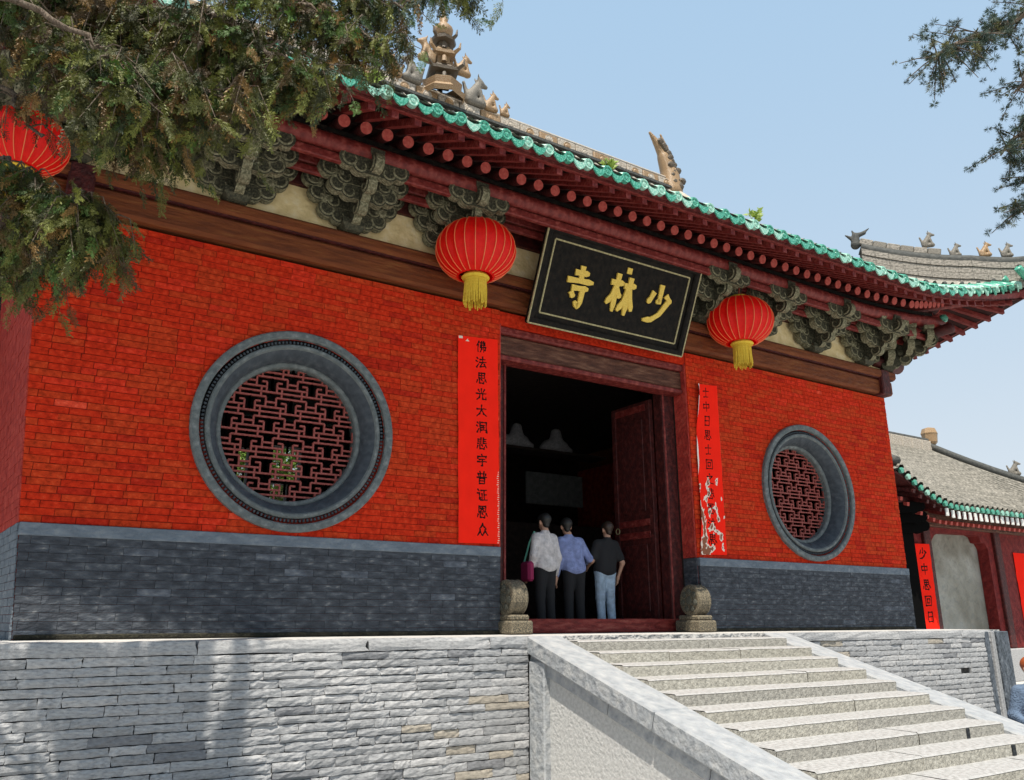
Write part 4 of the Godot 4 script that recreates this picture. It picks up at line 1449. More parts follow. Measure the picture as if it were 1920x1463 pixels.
func build_side_gate() -> void:
	var g := thing("side_gate", "smaller red side gate with pale tiled roof, right of the main hall", "gate", Vector3(16, -1.45, -5))
	var o := Vector3(-16, 1.45, 5)
	var wall := MB.new()
	var pg := PackedVector2Array([Vector2(11.4, -0.6), Vector2(14.02, -0.6), Vector2(14.02, 1.98), Vector2(14.10, 2.16), Vector2(14.26, 2.30), Vector2(14.50, 2.38), Vector2(16.20, 2.42), Vector2(16.40, 2.38), Vector2(16.48, 2.22), Vector2(16.66, 2.20), Vector2(16.78, 2.05), Vector2(16.78, -0.6), Vector2(20.2, -0.6), Vector2(20.2, 3.0), Vector2(11.4, 3.0)])
	wall.prism(pg, -4.3, -4.0, Transform3D(Basis(), o))
	put(g, "wall", wall.done(), mat("gate_red", [[0.0, 0.10, 0.008, 0.008], [0.5, 0.16, 0.013, 0.012], [1.0, 0.22, 0.03, 0.025]], 0.8, 0.8, "rough", 0.4))  # gate red darkened, the shade on this wall is in the colour
	var shade_black := flat("shade_black", 0.006, 0.006, 0.006, 1.0)  # near-black that paints in shade at the near end of the gate
	shade_black.metallic_specular = 0.05
	pbox(g, "shade_block", Vector3(12.62, 1.1, -3.9) + o, Vector3(0.72, 3.5, 0.25), shade_black, 0.02)  # block added for the dark gap, its shade painted black
	pbox(g, "door_panel", Vector3(15.4, 0.8, -4.34) + o, Vector3(3.0, 3.4, 0.06), M.gate_panel)
	for i in 5:
		pbox(g, "plinth_stone", Vector3(11.9 + i * 1.7, -1.03, -4.08) + o, Vector3(1.68, 0.84, 0.45), M.platform_stone_1 if i % 2 == 0 else M.platform_stone_2, 0.02)
	for x in [13.8, 17.2]:
		pbox(g, "door_post", Vector3(x, 1.1, -3.97) + o, Vector3(0.3, 3.4, 0.12), M.red_wood_dark, 0.02)
	pbox(g, "lintel", Vector3(15.5, 2.72, -3.93) + o, Vector3(9.0, 0.42, 0.16), M.lintel_wood, 0.02)
	pbox(g, "frieze", Vector3(15.8, 3.02, -3.7) + o, Vector3(9.4, 0.16, 0.6), M.red_wood_dark, 0.02)
	# eave lifts at both corners
	var ry := 5.3
	var rz := -6.0
	var m := MB.new()
	m.smooth(true)
	for i in 10:
		for j in 30:
			var q := []
			for e in [[i, j], [i, j + 1], [i + 1, j + 1], [i + 1, j]]:
				var t: float = e[0] / 10.0
				var xa := lerpf(11.3, 13.3, t)
				var xb := lerpf(20.8, 18.0, t)
				var x := lerpf(xa, xb, e[1] / 30.0)
				var y0: float = gate_eave(lerpf(11.3, 20.8, e[1] / 30.0))
				q.append(Vector3(x, lerpf(y0 + 0.1, ry, t * (0.75 + 0.25 * t)), lerpf(-2.9, rz, t)) + o)
			m.quad(q[0], q[1], q[2], q[3], Vector3.UP)
	for sx in [0.0, 1.0]:
		var xs := 11.3 if sx == 0.0 else 20.8
		var xr := 13.3 if sx == 0.0 else 18.0
		m.tri(Vector3(xs, gate_eave(xs) + 0.1, -2.9) + o, Vector3(xs, gate_eave(xs) + 0.1, -9.1) + o, Vector3(xr, ry, rz) + o, Vector3.UP)
	m.quad(Vector3(11.3, 3.5, -9.1) + o, Vector3(20.8, 3.4, -9.1) + o, Vector3(18.0, ry, rz) + o, Vector3(13.3, ry, rz) + o, Vector3.UP)
	put(g, "roof", m.done(), M.gate_roof)
	var n := 40
	var disc := MB.new()
	disc.lathe([Vector2(0.07, -0.02), Vector2(0.07, 0.05), Vector2(0.0, 0.055)], 10)
	var dm := disc.done()
	for k in n:
		var u := (k + 0.5) / n
		var x := lerpf(11.3, 20.8, u)
		var y: float = gate_eave(x)
		put(g, "eave_tile", dm, glaze_pick(), Transform3D(Basis(Vector3(1, 0, 0), PI / 2), Vector3(x, y + 0.06, -2.93) + o))
		var b := MB.new()
		b.smooth(true)
		var pts := []
		for i in 6:
			var t := i / 5.0
			pts.append(Vector3(lerpf(x, lerpf(13.3, 18.0, u), t), lerpf(y + 0.14, ry + 0.03, t * (0.75 + 0.25 * t)), lerpf(-2.9, rz, t)) + o)
		b.tube(pts, [0.07], 6, false)
		put(g, "tile_row", b.done(), M.gate_roof)
	var white := mat("white_paint", [[0.0, 0.55, 0.55, 0.52], [1.0, 0.78, 0.78, 0.75]], 3.0, 0.7)  # plain white for the boxes at the rafter tips
	for k in 34:
		var x := 11.9 + k * 0.255
		var y: float = gate_eave(x) - 0.12
		var bs := Basis(Vector3(1, 0, 0), 0.25)
		pbox(g, "flying_rafter", Vector3(x, y + 0.06, -3.25) + o, Vector3(0.085, 0.09, 0.62), M.red_wood, 0.0, bs) if k > 4 else pbox(g, "flying_rafter", Vector3(x, y + 0.06, -3.25) + o, Vector3(0.085, 0.09, 0.62), M.red_wood_dark, 0.0, bs)  # first few rafters take a darker red, painting in the corner shade
		if k > 4:
			pbox(g, "rafter_end", Vector3(x, y + 0.0, -2.95) + o, Vector3(0.115, 0.19, 0.04), white, 0.008)
		pbox(g, "rafter", Vector3(x, y - 0.12, -3.45) + o, Vector3(0.09, 0.09, 0.3), M.rafter_end, 0.0, bs)
	var fb := MB.new()
	for k in 38:
		var x0 := 11.3 + k * 0.25
		var y0: float = gate_eave(x0)
		var y1: float = gate_eave(x0 + 0.25)
		fb.hexa([Vector3(x0, y0 - 0.02, -2.97) + o, Vector3(x0 + 0.25, y1 - 0.02, -2.97) + o, Vector3(x0 + 0.25, y1 + 0.14, -4.2) + o, Vector3(x0, y0 + 0.14, -4.2) + o, Vector3(x0, y0 + 0.03, -2.97) + o, Vector3(x0 + 0.25, y1 + 0.03, -2.97) + o, Vector3(x0 + 0.25, y1 + 0.2, -4.2) + o, Vector3(x0, y0 + 0.2, -4.2) + o])
	put(g, "soffit_board", fb.done(), M.red_wood_dark)
	for i in 9:
		pbox(g, "ridge_block", Vector3(13.55 + i * 0.53, ry + 0.16, rz) + o, Vector3(0.51, 0.34, 0.24), M.ridge_stone, 0.02)
	var rr := MB.new()
	rr.tube([Vector3(13.2, ry + 0.36, rz) + o, Vector3(18.1, ry + 0.36, rz) + o], [0.08], 8)
	put(g, "ridge_roll", rr.done(), M.ridge_dark)
	for sx in [0.0, 1.0]:
		var xs := 11.4 if sx == 0.0 else 20.75
		var xr := 13.3 if sx == 0.0 else 18.05
		var hr := MB.new()
		hr.smooth(true)
		var hp := []
		for i in 8:
			var t := i / 7.0
			hp.append(Vector3(lerpf(xr, xs, t), lerpf(ry + 0.2, gate_eave(xs) + 0.3, 1.0 - (1.0 - t) * (0.75 + 0.25 * (1.0 - t))), lerpf(rz, -3.0, t)) + o)
		hr.tube(hp, [0.12], 8)
		put(g, "hip_ridge", hr.done(), M.ridge_dark)
		put(g, "ridge_beast", beast_mesh(), M.ceramic_grey, Transform3D(Basis(Vector3.UP, PI / 4).scaled(Vector3.ONE * 1.2), hp[4] + Vector3(0, 0.1, 0)))
	var fin := MB.new()
	fin.lathe([Vector2(0.16, 0), Vector2(0.22, 0.08), Vector2(0.24, 0.3), Vector2(0.26, 0.36), Vector2(0.2, 0.52), Vector2(0.0, 0.58)], 8, Transform3D(Basis(), Vector3(18.2, ry + 0.25, rz) + o))
	put(g, "ridge_finial", fin.done(), M.ceramic_ochre)
	# carved bracket group under the near corner, near-black paints in the shade
	for q in [[12.2, 2.72, -3.45], [12.5, 2.5, -3.6], [12.7, 2.28, -3.7]]:
		put(g, "bracket", two_tone(lobe_arm(0.42, 0.24), 0.16), shade_black, Transform3D(Basis(Vector3.UP, -0.5), Vector3(q[0], q[1], q[2]) + o))

func build_flank_wall() -> void:
	var w := thing("flank_wall", "plain grey wall running off behind the near corner of the hall", "wall", Vector3(-13, -1.45, -3.1))
	pbox(w, "masonry", Vector3(0.2, 2.8, 0), Vector3(11.8, 5.6, 0.3), M.grey_wall)
	pbox(w, "coping", Vector3(0.35, 5.66, 0), Vector3(12.0, 0.14, 0.5), M.roof_grey, 0.03)

# ---------------------------------------------------------------- brush writing
func glyph(ch: String) -> String:
	var g := {
		"寺": "50,0 51,38|26,19 76,16|4,40 50,37 96,35|24,57 82,53|63,54 63,88 57,99 42,88|24,66 36,80",
		"林": "30,0 29,97|6,25 54,22|29,28 18,58 1,80|31,40 48,60|77,3 75,100|56,27 100,22|74,30 64,66 46,92|77,34 99,86",
		"少": "52,0 53,48 42,40|26,22 18,40 8,54|74,24 98,42|86,42 62,76 34,94 2,99",
		"佛": "30,3 8,42|20,32 20,97|42,16 86,14 85,34 44,36 42,56 92,54 88,80 76,76|56,3 55,70 40,97|74,3 74,97",
		"法": "10,10 24,20|4,36 18,46|6,92 26,62|40,24 90,22|64,3 64,48|34,50 98,47|62,50 40,88 86,84|78,64 94,96",
		"思": "24,6 24,48|24,6 78,6 78,48|24,27 78,27|50,6 50,48|24,48 78,48|10,66 6,88|30,60 32,90 70,92 74,76|48,60 58,72|84,60 96,80",
		"光": "50,2 50,40|22,10 34,30|80,8 66,30|4,42 96,40|36,44 32,74 4,96|62,42 62,88 92,90 94,72",
		"大": "6,36 94,33|50,3 48,40 32,74 4,96|52,42 70,74 98,94",
		"润": "10,10 22,20|4,36 16,46|6,92 24,62|36,8 44,18|34,24 34,96|52,10 94,10 94,94 84,88|46,36 82,36|46,54 80,54|42,74 86,74|64,36 64,74",
		"悲": "40,2 40,52|60,2 60,52|14,14 38,14|14,30 38,30|10,48 38,44|62,14 88,14|62,30 86,30|62,46 92,46|10,66 6,88|30,60 32,90 70,92 74,76|48,60 58,72|84,60 96,80",
		"宇": "48,2 54,12|10,30 12,18 90,16 86,30|24,40 78,38|8,60 94,58|52,40 52,90 40,94",
		"普": "30,2 36,14|70,2 62,14|10,20 90,18|36,20 36,44|64,20 64,44|16,26 24,38|84,26 76,38|6,48 96,46|26,56 26,98|26,56 76,56 76,98|26,76 76,76|26,97 76,97",
		"证": "12,8 24,20|6,36 24,36 24,84 38,72|40,14 94,12|68,14 68,90|68,50 92,50|48,40 48,90|36,92 98,90",
		"恩": "18,4 18,48|18,4 80,4 80,48|32,20 68,20|50,10 48,26 32,42|50,26 68,42|18,48 80,48|10,66 6,88|30,60 32,90 70,92 74,76|48,60 58,72|84,60 96,80",
		"众": "50,2 40,24 20,44|52,16 66,30 84,44|26,50 18,74 2,96|28,62 42,92|72,50 62,74 48,96|74,62 98,94",
		"中": "14,26 14,64|14,26 86,24 84,62|14,62 84,60|50,2 50,98",
		"日": "24,6 24,96|24,6 78,6 78,96|24,48 78,48|24,92 78,92",
		"回": "12,8 12,96|12,8 88,8 88,96|12,92 88,92|34,32 34,68|34,32 66,32 66,68|34,68 66,68",
		"士": "10,34 92,32|50,4 50,90|20,92 82,90",
		"之": "46,2 54,14|20,26 80,24 24,80|10,86 40,84 98,96",
	}
	return g[ch]

func strokes(ch: String) -> Array:
	var out := []
	for s in glyph(ch).split("|"):
		var line := []
		for q in s.split(" "):
			var c := q.split(",")
			line.append(Vector2(c[0].to_float(), c[1].to_float()) / 100.0)
		out.append(line)
	return out

func brush_mesh(ch: String, w: float, h: float, thick: float, lift0: float) -> ArrayMesh:
	var b := MB.new()
	var n := 0
	for line in strokes(ch):
		var pts := []
		for i in line.size() - 1:
			for k in 5:
				pts.append((line[i] as Vector2).lerp(line[i + 1], k / 5.0))
		pts.append(line[-1])
		var left := PackedVector2Array()
		var right := PackedVector2Array()
		for i in pts.size():
			var d: Vector2 = (pts[mini(i + 1, pts.size() - 1)] - pts[maxi(i - 1, 0)])
			d = Vector2(d.x * w, -d.y * h).normalized()
			var t := float(i) / (pts.size() - 1)
			var wd := thick * (0.75 + 0.5 * absf(t - 0.45) if t < 0.8 else lerpf(0.95, 0.45, (t - 0.8) / 0.2))
			var p := Vector2((pts[i].x - 0.5) * w, (0.5 - pts[i].y) * h)
			left.append(p + d.orthogonal() * wd)
			right.append(p - d.orthogonal() * wd)
		var z := lift0 + 0.0012 * n
		for i in left.size() - 1:
			b.quad(Vector3(left[i].x, left[i].y, z), Vector3(left[i + 1].x, left[i + 1].y, z), Vector3(right[i + 1].x, right[i + 1].y, z), Vector3(right[i].x, right[i].y, z), Vector3(0, 0, 1))
			for e in [[left, 1.0], [right, -1.0]]:
				var l: PackedVector2Array = e[0]
				var sd: Vector2 = (l[i + 1] - l[i]).orthogonal() * e[1]
				b.quad(Vector3(l[i].x, l[i].y, z), Vector3(l[i + 1].x, l[i + 1].y, z), Vector3(l[i + 1].x, l[i + 1].y, 0), Vector3(l[i].x, l[i].y, 0), Vector3(sd.x, sd.y, 0))
		for e in [0, left.size() - 1]:
			var dd := left[1] - left[0] if e == 0 else left[e - 1] - left[e]
			b.quad(Vector3(left[e].x, left[e].y, z), Vector3(right[e].x, right[e].y, z), Vector3(right[e].x, right[e].y, 0), Vector3(left[e].x, left[e].y, 0), Vector3(-dd.x, -dd.y, 0))
		n += 1
	return b.done()

func build_plaque() -> void:
	var top := Vector3(0.0, 5.03, 0.68)
	var bot := Vector3(-0.02, 3.83, 0.17)
	var up := (top - bot).normalized()
	var rt := Vector3.RIGHT
	var p := thing("name_plaque", "black temple name plaque with gold characters tilted above the door", "plaque", bot)
	p.basis = Basis(rt, up, rt.cross(up))
	var hh := (top - bot).length()
	var w := 2.68
	pbox(p, "board", Vector3(0, hh * 0.5, 0), Vector3(w - 0.1, hh - 0.1, 0.06), M.black_wood, 0.005)
	for s in [-1.0, 1.0]:
		pbox(p, "frame_rail", Vector3(0, hh * 0.5 + s * (hh * 0.5 - 0.05), 0.035), Vector3(w, 0.1, 0.09), M.black_wood, 0.02)
		pbox(p, "frame_rail", Vector3(s * (w * 0.5 - 0.05), hh * 0.5, 0.034), Vector3(0.1, hh - 0.02, 0.085), M.black_wood, 0.02)
	for q in [[0.012, 0.07, 0.022], [0.17, 0.032, 0.022]]:
		var i: float = q[0]
		for s in [-1.0, 1.0]:
			pbox(p, "gold_line", Vector3(0, hh * 0.5 + s * (hh * 0.5 - i), q[1]), Vector3(w - 2.0 * i, q[2], 0.025), M.gold_line, 0.004)
			pbox(p, "gold_line", Vector3(s * (w * 0.5 - i), hh * 0.5, q[1] - 0.001), Vector3(q[2], hh - 2.0 * i, 0.025), M.gold_line, 0.004)
	var i2 := 0
	for c in [["寺", -0.66, 0.62], ["林", 0.03, 0.655], ["少", 0.70, 0.66]]:
		var cm := put(p, "character", brush_mesh(c[0], 0.45, 0.54, 0.043, 0.022), M.gold, Transform3D(Basis(), Vector3(c[1], c[2], 0.032)))
		i2 += 1
	pbox(p, "seal", Vector3(0.10, hh - 0.31, 0.036), Vector3(0.085, 0.085, 0.02), M.gold, 0.005)
	for x in [-0.75, 0.75]:
		pbox(p, "hanger", Vector3(x, hh + 0.07, 0.0), Vector3(0.06, 0.17, 0.03), M.bracket_edge, 0.006)

# ---------------------------------------------------------------- lanterns
func build_lanterns() -> void:
	var silk := mat("lantern_silk", [[0.0, 0.78, 0.008, 0.005], [0.5, 0.90, 0.010, 0.006], [1.0, 0.96, 0.022, 0.012]], 1.5, 0.5, "fine", 0.25)
	silk.backlight_enabled = true
	silk.backlight = lin(0.75, 0.008, 0.005)
	var rib := flat("lantern_rib", 0.72, 0.16, 0.05, 0.5)
	var yellow := mat("tassel", [[0.0, 0.42, 0.26, 0.02], [0.5, 0.66, 0.46, 0.04], [1.0, 0.80, 0.62, 0.10]], 6.0, 0.8, "fine", 0.5, 0.03, 5, Vector3(3.0, 0.4, 3.0))
	var lan := thing("red_lantern", "round red silk lantern with yellow tassel left of the name plaque", "lantern", Vector3(-2.28, 4.45, 0.53), 0.0, "red lanterns hung along the eave")
	var ry := 0.345
	var b := MB.new()
	b.smooth(true)
	var nr := 24
	var seg := nr * 4
	for i in 18:
		for k in seg:
			var q := []
			for e in [[k, i], [k + 1, i], [k + 1, i + 1], [k, i + 1]]:
				var pr: Vector2 = lantern_profile(e[1] / 18.0)
				var ph := fposmod(float(e[0]) / 4.0, 1.0)
				var r := pr.x * (0.955 + 0.045 * pow(absf(ph - 0.5) * 2.0, 2.0))
				var t: float = TAU * e[0] / seg
				q.append(Vector3(cos(t) * r, pr.y, sin(t) * r))
			b.quad(q[0], q[1], q[2], q[3], q[0] + q[2])
	put(lan, "silk_shade", b.done(), silk)
	for k in nr:
		var t := TAU * k / nr
		var path := []
		for i in 13:
			var pr: Vector2 = lantern_profile(0.02 + 0.96 * i / 12.0)
			path.append(Vector3(cos(t) * (pr.x + 0.002), pr.y, sin(t) * (pr.x + 0.002)))
		var rb := MB.new()
		rb.tube(path, [0.006], 5, false)
		put(lan, "rib", rb.done(), rib)
	for s in [-1.0, 1.0]:
		var c := MB.new()
		c.lathe([Vector2(0.0, -0.03), Vector2(0.15, -0.025), Vector2(0.17, 0.0), Vector2(0.15, 0.03), Vector2(0.0, 0.035)], 20, Transform3D(Basis(), Vector3(0, s * (ry + 0.012), 0)))
		put(lan, "cap_ring", c.done(), yellow)
	var ts := MB.new()
	for k in 44:
		var t := TAU * k / 44.0
		var r := rng.randf_range(0.115, 0.135)
		var l := rng.randf_range(0.30, 0.36)
		ts.tube([Vector3(cos(t) * 0.12, -ry - 0.02, sin(t) * 0.12), Vector3(cos(t) * r, -ry - 0.02 - l * 0.5, sin(t) * r), Vector3(cos(t) * r * 1.06 + rng.randf_range(-0.01, 0.01), -ry - 0.02 - l, sin(t) * r * 1.06)], [0.012, 0.012, 0.008], 5)
	stuff(put(lan, "tassel", ts.done(), yellow))
	var cd := MB.new()
	cd.tube([Vector3(0, ry, 0), Vector3(0, ry + 0.55, 0.1)], [0.012], 6)
	put(lan, "cord", cd.done(), flat("cord", 0.3, 0.03, 0.02))
	var spots := [[Vector3(2.27, 4.45, 0.53), "round red silk lantern with yellow tassel right of the name plaque", 0.11, 1.0], [Vector3(-6.98, 4.28, 0.6), "round red silk lantern half hidden behind hanging cypress sprays", 0.06, 0.76]]
	for q in spots:
		var d: Node3D = lan.duplicate()
		d.name = numbered("red_lantern")
		add_child(d, true)
		d.position = q[0]
		d.rotation.y = q[2]
		d.scale = Vector3.ONE * q[3]
		d.set_meta("label", q[1])

# ---------------------------------------------------------------- red paper couplets
func write_column(im: Image, chars: Array, cx: float, y0: float, dy: float, sz: float, ink: Color, fat: float) -> void:
	var n := 0
	for ch in chars:
		for line in strokes(ch):
			for i in line.size() - 1:
				var a: Vector2 = line[i]
				var c: Vector2 = line[i + 1]
				var steps := int((c - a).length() * sz / 1.0) + 2
				for k in steps + 1:
					var t := float(k) / steps
					var p := a.lerp(c, t)
					var r := fat * (1.0 - 0.35 * sin(t * PI)) * (1.0 if i < line.size() - 2 or t < 0.7 else lerpf(1.0, 0.5, (t - 0.7) / 0.3))
					var px := Vector2(cx + (p.x - 0.5) * sz, y0 + n * dy + p.y * sz)
					im.fill_rect(Rect2i(int(px.x - r), int(px.y - r), maxi(1, int(2.0 * r)), maxi(1, int(2.0 * r))), ink)
		n += 1

func paper(at: Array, im: Image, name_: String, peel := 0.0) -> ArrayMesh:
	var m := StandardMaterial3D.new()
	m.resource_name = name_
	m.albedo_texture = ImageTexture.create_from_image(im)
	m.roughness = 0.9
	m.metallic_specular = 0.15
	m.cull_mode = BaseMaterial3D.CULL_DISABLED
	var st := SurfaceTool.new()
	st.begin(Mesh.PRIMITIVE_TRIANGLES)
	var nx := 8
	var ny := 28
	var g := []
	for j in ny + 1:
		var row := []
		for i in nx + 1:
			var u := float(i) / nx
			var v := float(j) / ny
			var p: Vector3 = (at[0] as Vector3).lerp(at[1], u).lerp((at[3] as Vector3).lerp(at[2], u), v)
			p.z += 0.004 + 0.006 * sin(v * 17.0 + u * 3.0) * sin(u * 5.0 + 1.0) + 0.004 * sin(v * 41.0)
			if peel > 0.0:
				var e := maxf(0.0, 1.0 - u * 3.0) * (0.6 + 0.4 * sin(v * 9.0 + 1.0)) * (1.0 - 0.4 * v)
				p.z += peel * e * e
				p.x += peel * 0.7 * e * e
			row.append([p, Vector2(u, v)])
		g.append(row)
	for j in ny:
		for i in nx:
			for e in [[0, 0], [0, 1], [1, 1], [0, 0], [1, 1], [1, 0]]:
				var q: Array = g[j + e[0]][i + e[1]]
				st.set_uv(q[1])
				st.add_vertex(q[0])
	st.generate_normals()
	st.set_material(m)
	return st.commit()

func red_sheet(w: int, h: int, torn: float, sd: int) -> Image:
	var im := Image.create(w, h, false, Image.FORMAT_RGB8)
	var n := FastNoiseLite.new()
	n.seed = sd
	n.frequency = 0.035
	n.fractal_octaves = 4
	var n2 := FastNoiseLite.new()
	n2.seed = sd + 4
	n2.frequency = 0.15
	for y in h:
		for x in w:
			var k := 1.0 + 0.06 * n.get_noise_2d(x * 0.5, y * 0.3)
			im.set_pixel(x, y, lin(minf(0.92 * k, 1.0), 0.022 * k, 0.010 * k))
	return im

func tear(im: Image, torn_from: float, sd: int) -> void:
	var n := FastNoiseLite.new()
	n.seed = sd
	n.frequency = 0.022
	n.fractal_octaves = 4
	var w := im.get_width()
	var h := im.get_height()
	for y in h:
		var v := float(y) / h
		for x in w:
			var u := float(x) / w
			var k := n.get_noise_2d(x, y * 0.6) + (v - torn_from) * 0.55 - u * 0.42
			if v > torn_from and k > 0.10:
				im.set_pixel(x, y, lin(0.74, 0.66, 0.56) if k < 0.27 else lin(0.26, 0.10, 0.06))

func build_couplets() -> void:
	var ink := lin(0.012, 0.008, 0.008)
	var a := red_sheet(144, 648, 0.0, 3)
	write_column(a, ["佛", "法", "思", "光", "大", "润", "悲", "宇", "普", "证", "恩", "众"], 84, 12, 52.5, 38, ink, 2.7)
	a.fill_rect(Rect2i(3, 0, 14, 9), lin(0.7, 0.62, 0.5))
	for i in 9:
		a.fill_rect(Rect2i(26 + i, 16 - i, 2 * (9 - i) - 4 if i < 7 else 2, 1), lin(0.7, 0.62, 0.5))
	for y in range(430, 648):
		if (y * 7919) % 13 < 3:
			a.fill_rect(Rect2i(140 - (y * 31) % 5, y, 6, 2), lin(0.7, 0.62, 0.5))
	var p := put(self, "door_couplet", paper([Vector3(-2.232, 3.535, 0.012), Vector3(-1.66, 3.585, 0.012), Vector3(-1.622, 1.025, 0.014), Vector3(-2.175, 1.012, 0.014)], a, "couplet_paper_left"))
	p.set_meta("label", "clean red paper couplet with twelve black characters left of the main door")
	p.set_meta("category", "couplet")
	p.set_meta("group", "red paper couplets at the doors")
	var c := red_sheet(128, 648, 0.0, 8)
	write_column(c, ["士", "中", "日", "思", "士", "回", "之", "悲", "恩", "法", "思"], 62, 14, 56, 40, ink, 2.6)
	tear(c, 0.56, 21)
	for y in 140:
		c.fill_rect(Rect2i(0, y, int(20.0 * (1.0 - y / 140.0)), 1), lin(0.66, 0.62, 0.58))
	c.fill_rect(Rect2i(0, 8, 14, 40), lin(0.02, 0.02, 0.02))
	for y in range(200, 360):
		c.fill_rect(Rect2i(0, y, int(9.0 * sin((y - 200) / 160.0 * PI)), 1), lin(0.78, 0.68, 0.62))
	p = put(self, "door_couplet_001", paper([Vector3(1.760, 3.535, 0.012), Vector3(2.225, 3.570, 0.012), Vector3(2.175, 1.045, 0.014), Vector3(1.655, 1.030, 0.014)], c, "couplet_paper_right", 0.05))
	p.set_meta("label", "peeling torn red paper couplet right of the main door, white where ripped")
	p.set_meta("category", "couplet")
	p.set_meta("group", "red paper couplets at the doors")
	names["door_couplet"] = 2
	for i in 2:
		var s := red_sheet(64, 256, 0.0, 12 + i)
		if i == 0:
			write_column(s, ["少", "中", "思", "回", "日"], 32, 14, 47, 32, ink, 2.4)
		var x0: float = [13.13, 18.05][i]
		var q := put(self, numbered("door_couplet"), paper([Vector3(x0, 2.02, -3.90), Vector3(x0 + 0.66, 2.04, -3.90), Vector3(x0 + 0.60, -0.10, -3.90), Vector3(x0 - 0.06, -0.12, -3.90)] if i == 0 else [Vector3(x0, 2.0, -3.985), Vector3(x0 + 0.7, 2.0, -3.985), Vector3(x0 + 0.7, -0.5, -3.985), Vector3(x0, -0.5, -3.985)], s, "couplet_paper_gate_%d" % i))
		q.set_meta("label", ["narrow red paper couplet on the side gate's post nearest the hall", "red paper couplet on the far wall of the side gate, cut by the photo edge"][i])
		q.set_meta("category", "couplet")
		q.set_meta("group", "red paper couplets at the doors")

# ---------------------------------------------------------------- carved drum stones
func build_door_stones() -> void:
	var d := thing("door_stone", "carved stone drum at the left foot of the main door", "door stone", Vector3(-1.49, 0.0, 0.06), 0.0, "drum stones flanking the main door")
	var b := MB.new()
	b.box(Vector3(0, 0.075, 0.0), Vector3(0.30, 0.15, 0.5), Basis(), 0.02)
	b.box(Vector3(0, 0.18, 0.0), Vector3(0.25, 0.07, 0.42), Basis(), 0.02)
	put(d, "pedestal", b.done(), M.drum_stone)
	var side := Transform3D(Basis(Vector3(0, 0, 1), PI / 2), Vector3(0, 0.405, 0.02))
	var r := MB.new()
	r.lathe([Vector2(0.0, -0.115), Vector2(0.11, -0.115), Vector2(0.12, -0.10), Vector2(0.17, -0.11), Vector2(0.20, -0.10), Vector2(0.212, -0.075), Vector2(0.2, -0.06), Vector2(0.208, 0.0), Vector2(0.2, 0.06), Vector2(0.212, 0.075), Vector2(0.20, 0.10), Vector2(0.17, 0.11), Vector2(0.12, 0.10), Vector2(0.11, 0.115), Vector2(0.0, 0.115)], 24, side)
	put(d, "drum", r.done(), M.drum_stone)
	for s in [-1.0, 1.0]:
		var c := MB.new()
		for k in 7:
			var t := TAU * k / 7.0
			c.lathe([Vector2(0.045, 0.0), Vector2(0.038, 0.018), Vector2(0.0, 0.026)], 7, side * Transform3D(Basis(Vector3(1, 0, 0), 0.0 if s > 0.0 else PI), Vector3(cos(t) * 0.115, s * 0.108, sin(t) * 0.115)))
		c.lathe([Vector2(0.06, 0.0), Vector2(0.05, 0.022), Vector2(0.0, 0.03)], 9, side * Transform3D(Basis(Vector3(1, 0, 0), 0.0 if s > 0.0 else PI), Vector3(0, s * 0.112, 0)))
		put(d, "carving", c.done(), M.drum_dark)
	var e: Node3D = d.duplicate()
	e.name = numbered("door_stone")
	add_child(e, true)
	e.position = Vector3(1.40, 0.0, 0.10)
	e.rotation.y = -0.05
	e.set_meta("label", "carved stone drum at the right foot of the main door")

func build_altar() -> void:
	var a := thing("altar_cabinet", "dim altar cabinet with two pale carved mounds deep inside the hall", "altar", Vector3(2.2, 0.03, -4.6))
	var pale := mat("altar_pale", [[0.0, 0.16, 0.16, 0.17], [1.0, 0.34, 0.34, 0.36]], 3.0, 0.7)
	pbox(a, "case", Vector3(0, 0.95, -0.2), Vector3(3.0, 1.9, 0.6), M.interior, 0.02)
	pbox(a, "notice_panel", Vector3(0.2, 2.58, 0.05), Vector3(1.35, 0.62, 0.04), mat("panel_grey", [[0.0, 0.05, 0.055, 0.055], [1.0, 0.085, 0.09, 0.09]], 1.0, 0.5), 0.01)
	pbox(a, "shelf", Vector3(0, 3.32, -0.1), Vector3(2.9, 0.05, 0.5), M.interior, 0.01)
	for s in [-0.62, 0.32]:
		var m := MB.new()
		m.smooth(true)
		sdf(m, [[Vector3(-0.32, 0.05, 0), Vector3(0.32, 0.05, 0), 0.08, 0.08], [Vector3(-0.2, 0.12, 0), Vector3(0.18, 0.14, 0), 0.12, 0.1], [Vector3(0, 0.2, 0), Vector3(0, 0.38, 0), 0.15, 0.11]], 0.04, 0.08)
		put(a, "carved_mound", m.done(), pale, Transform3D(Basis(), Vector3(s, 3.36, -0.05)))

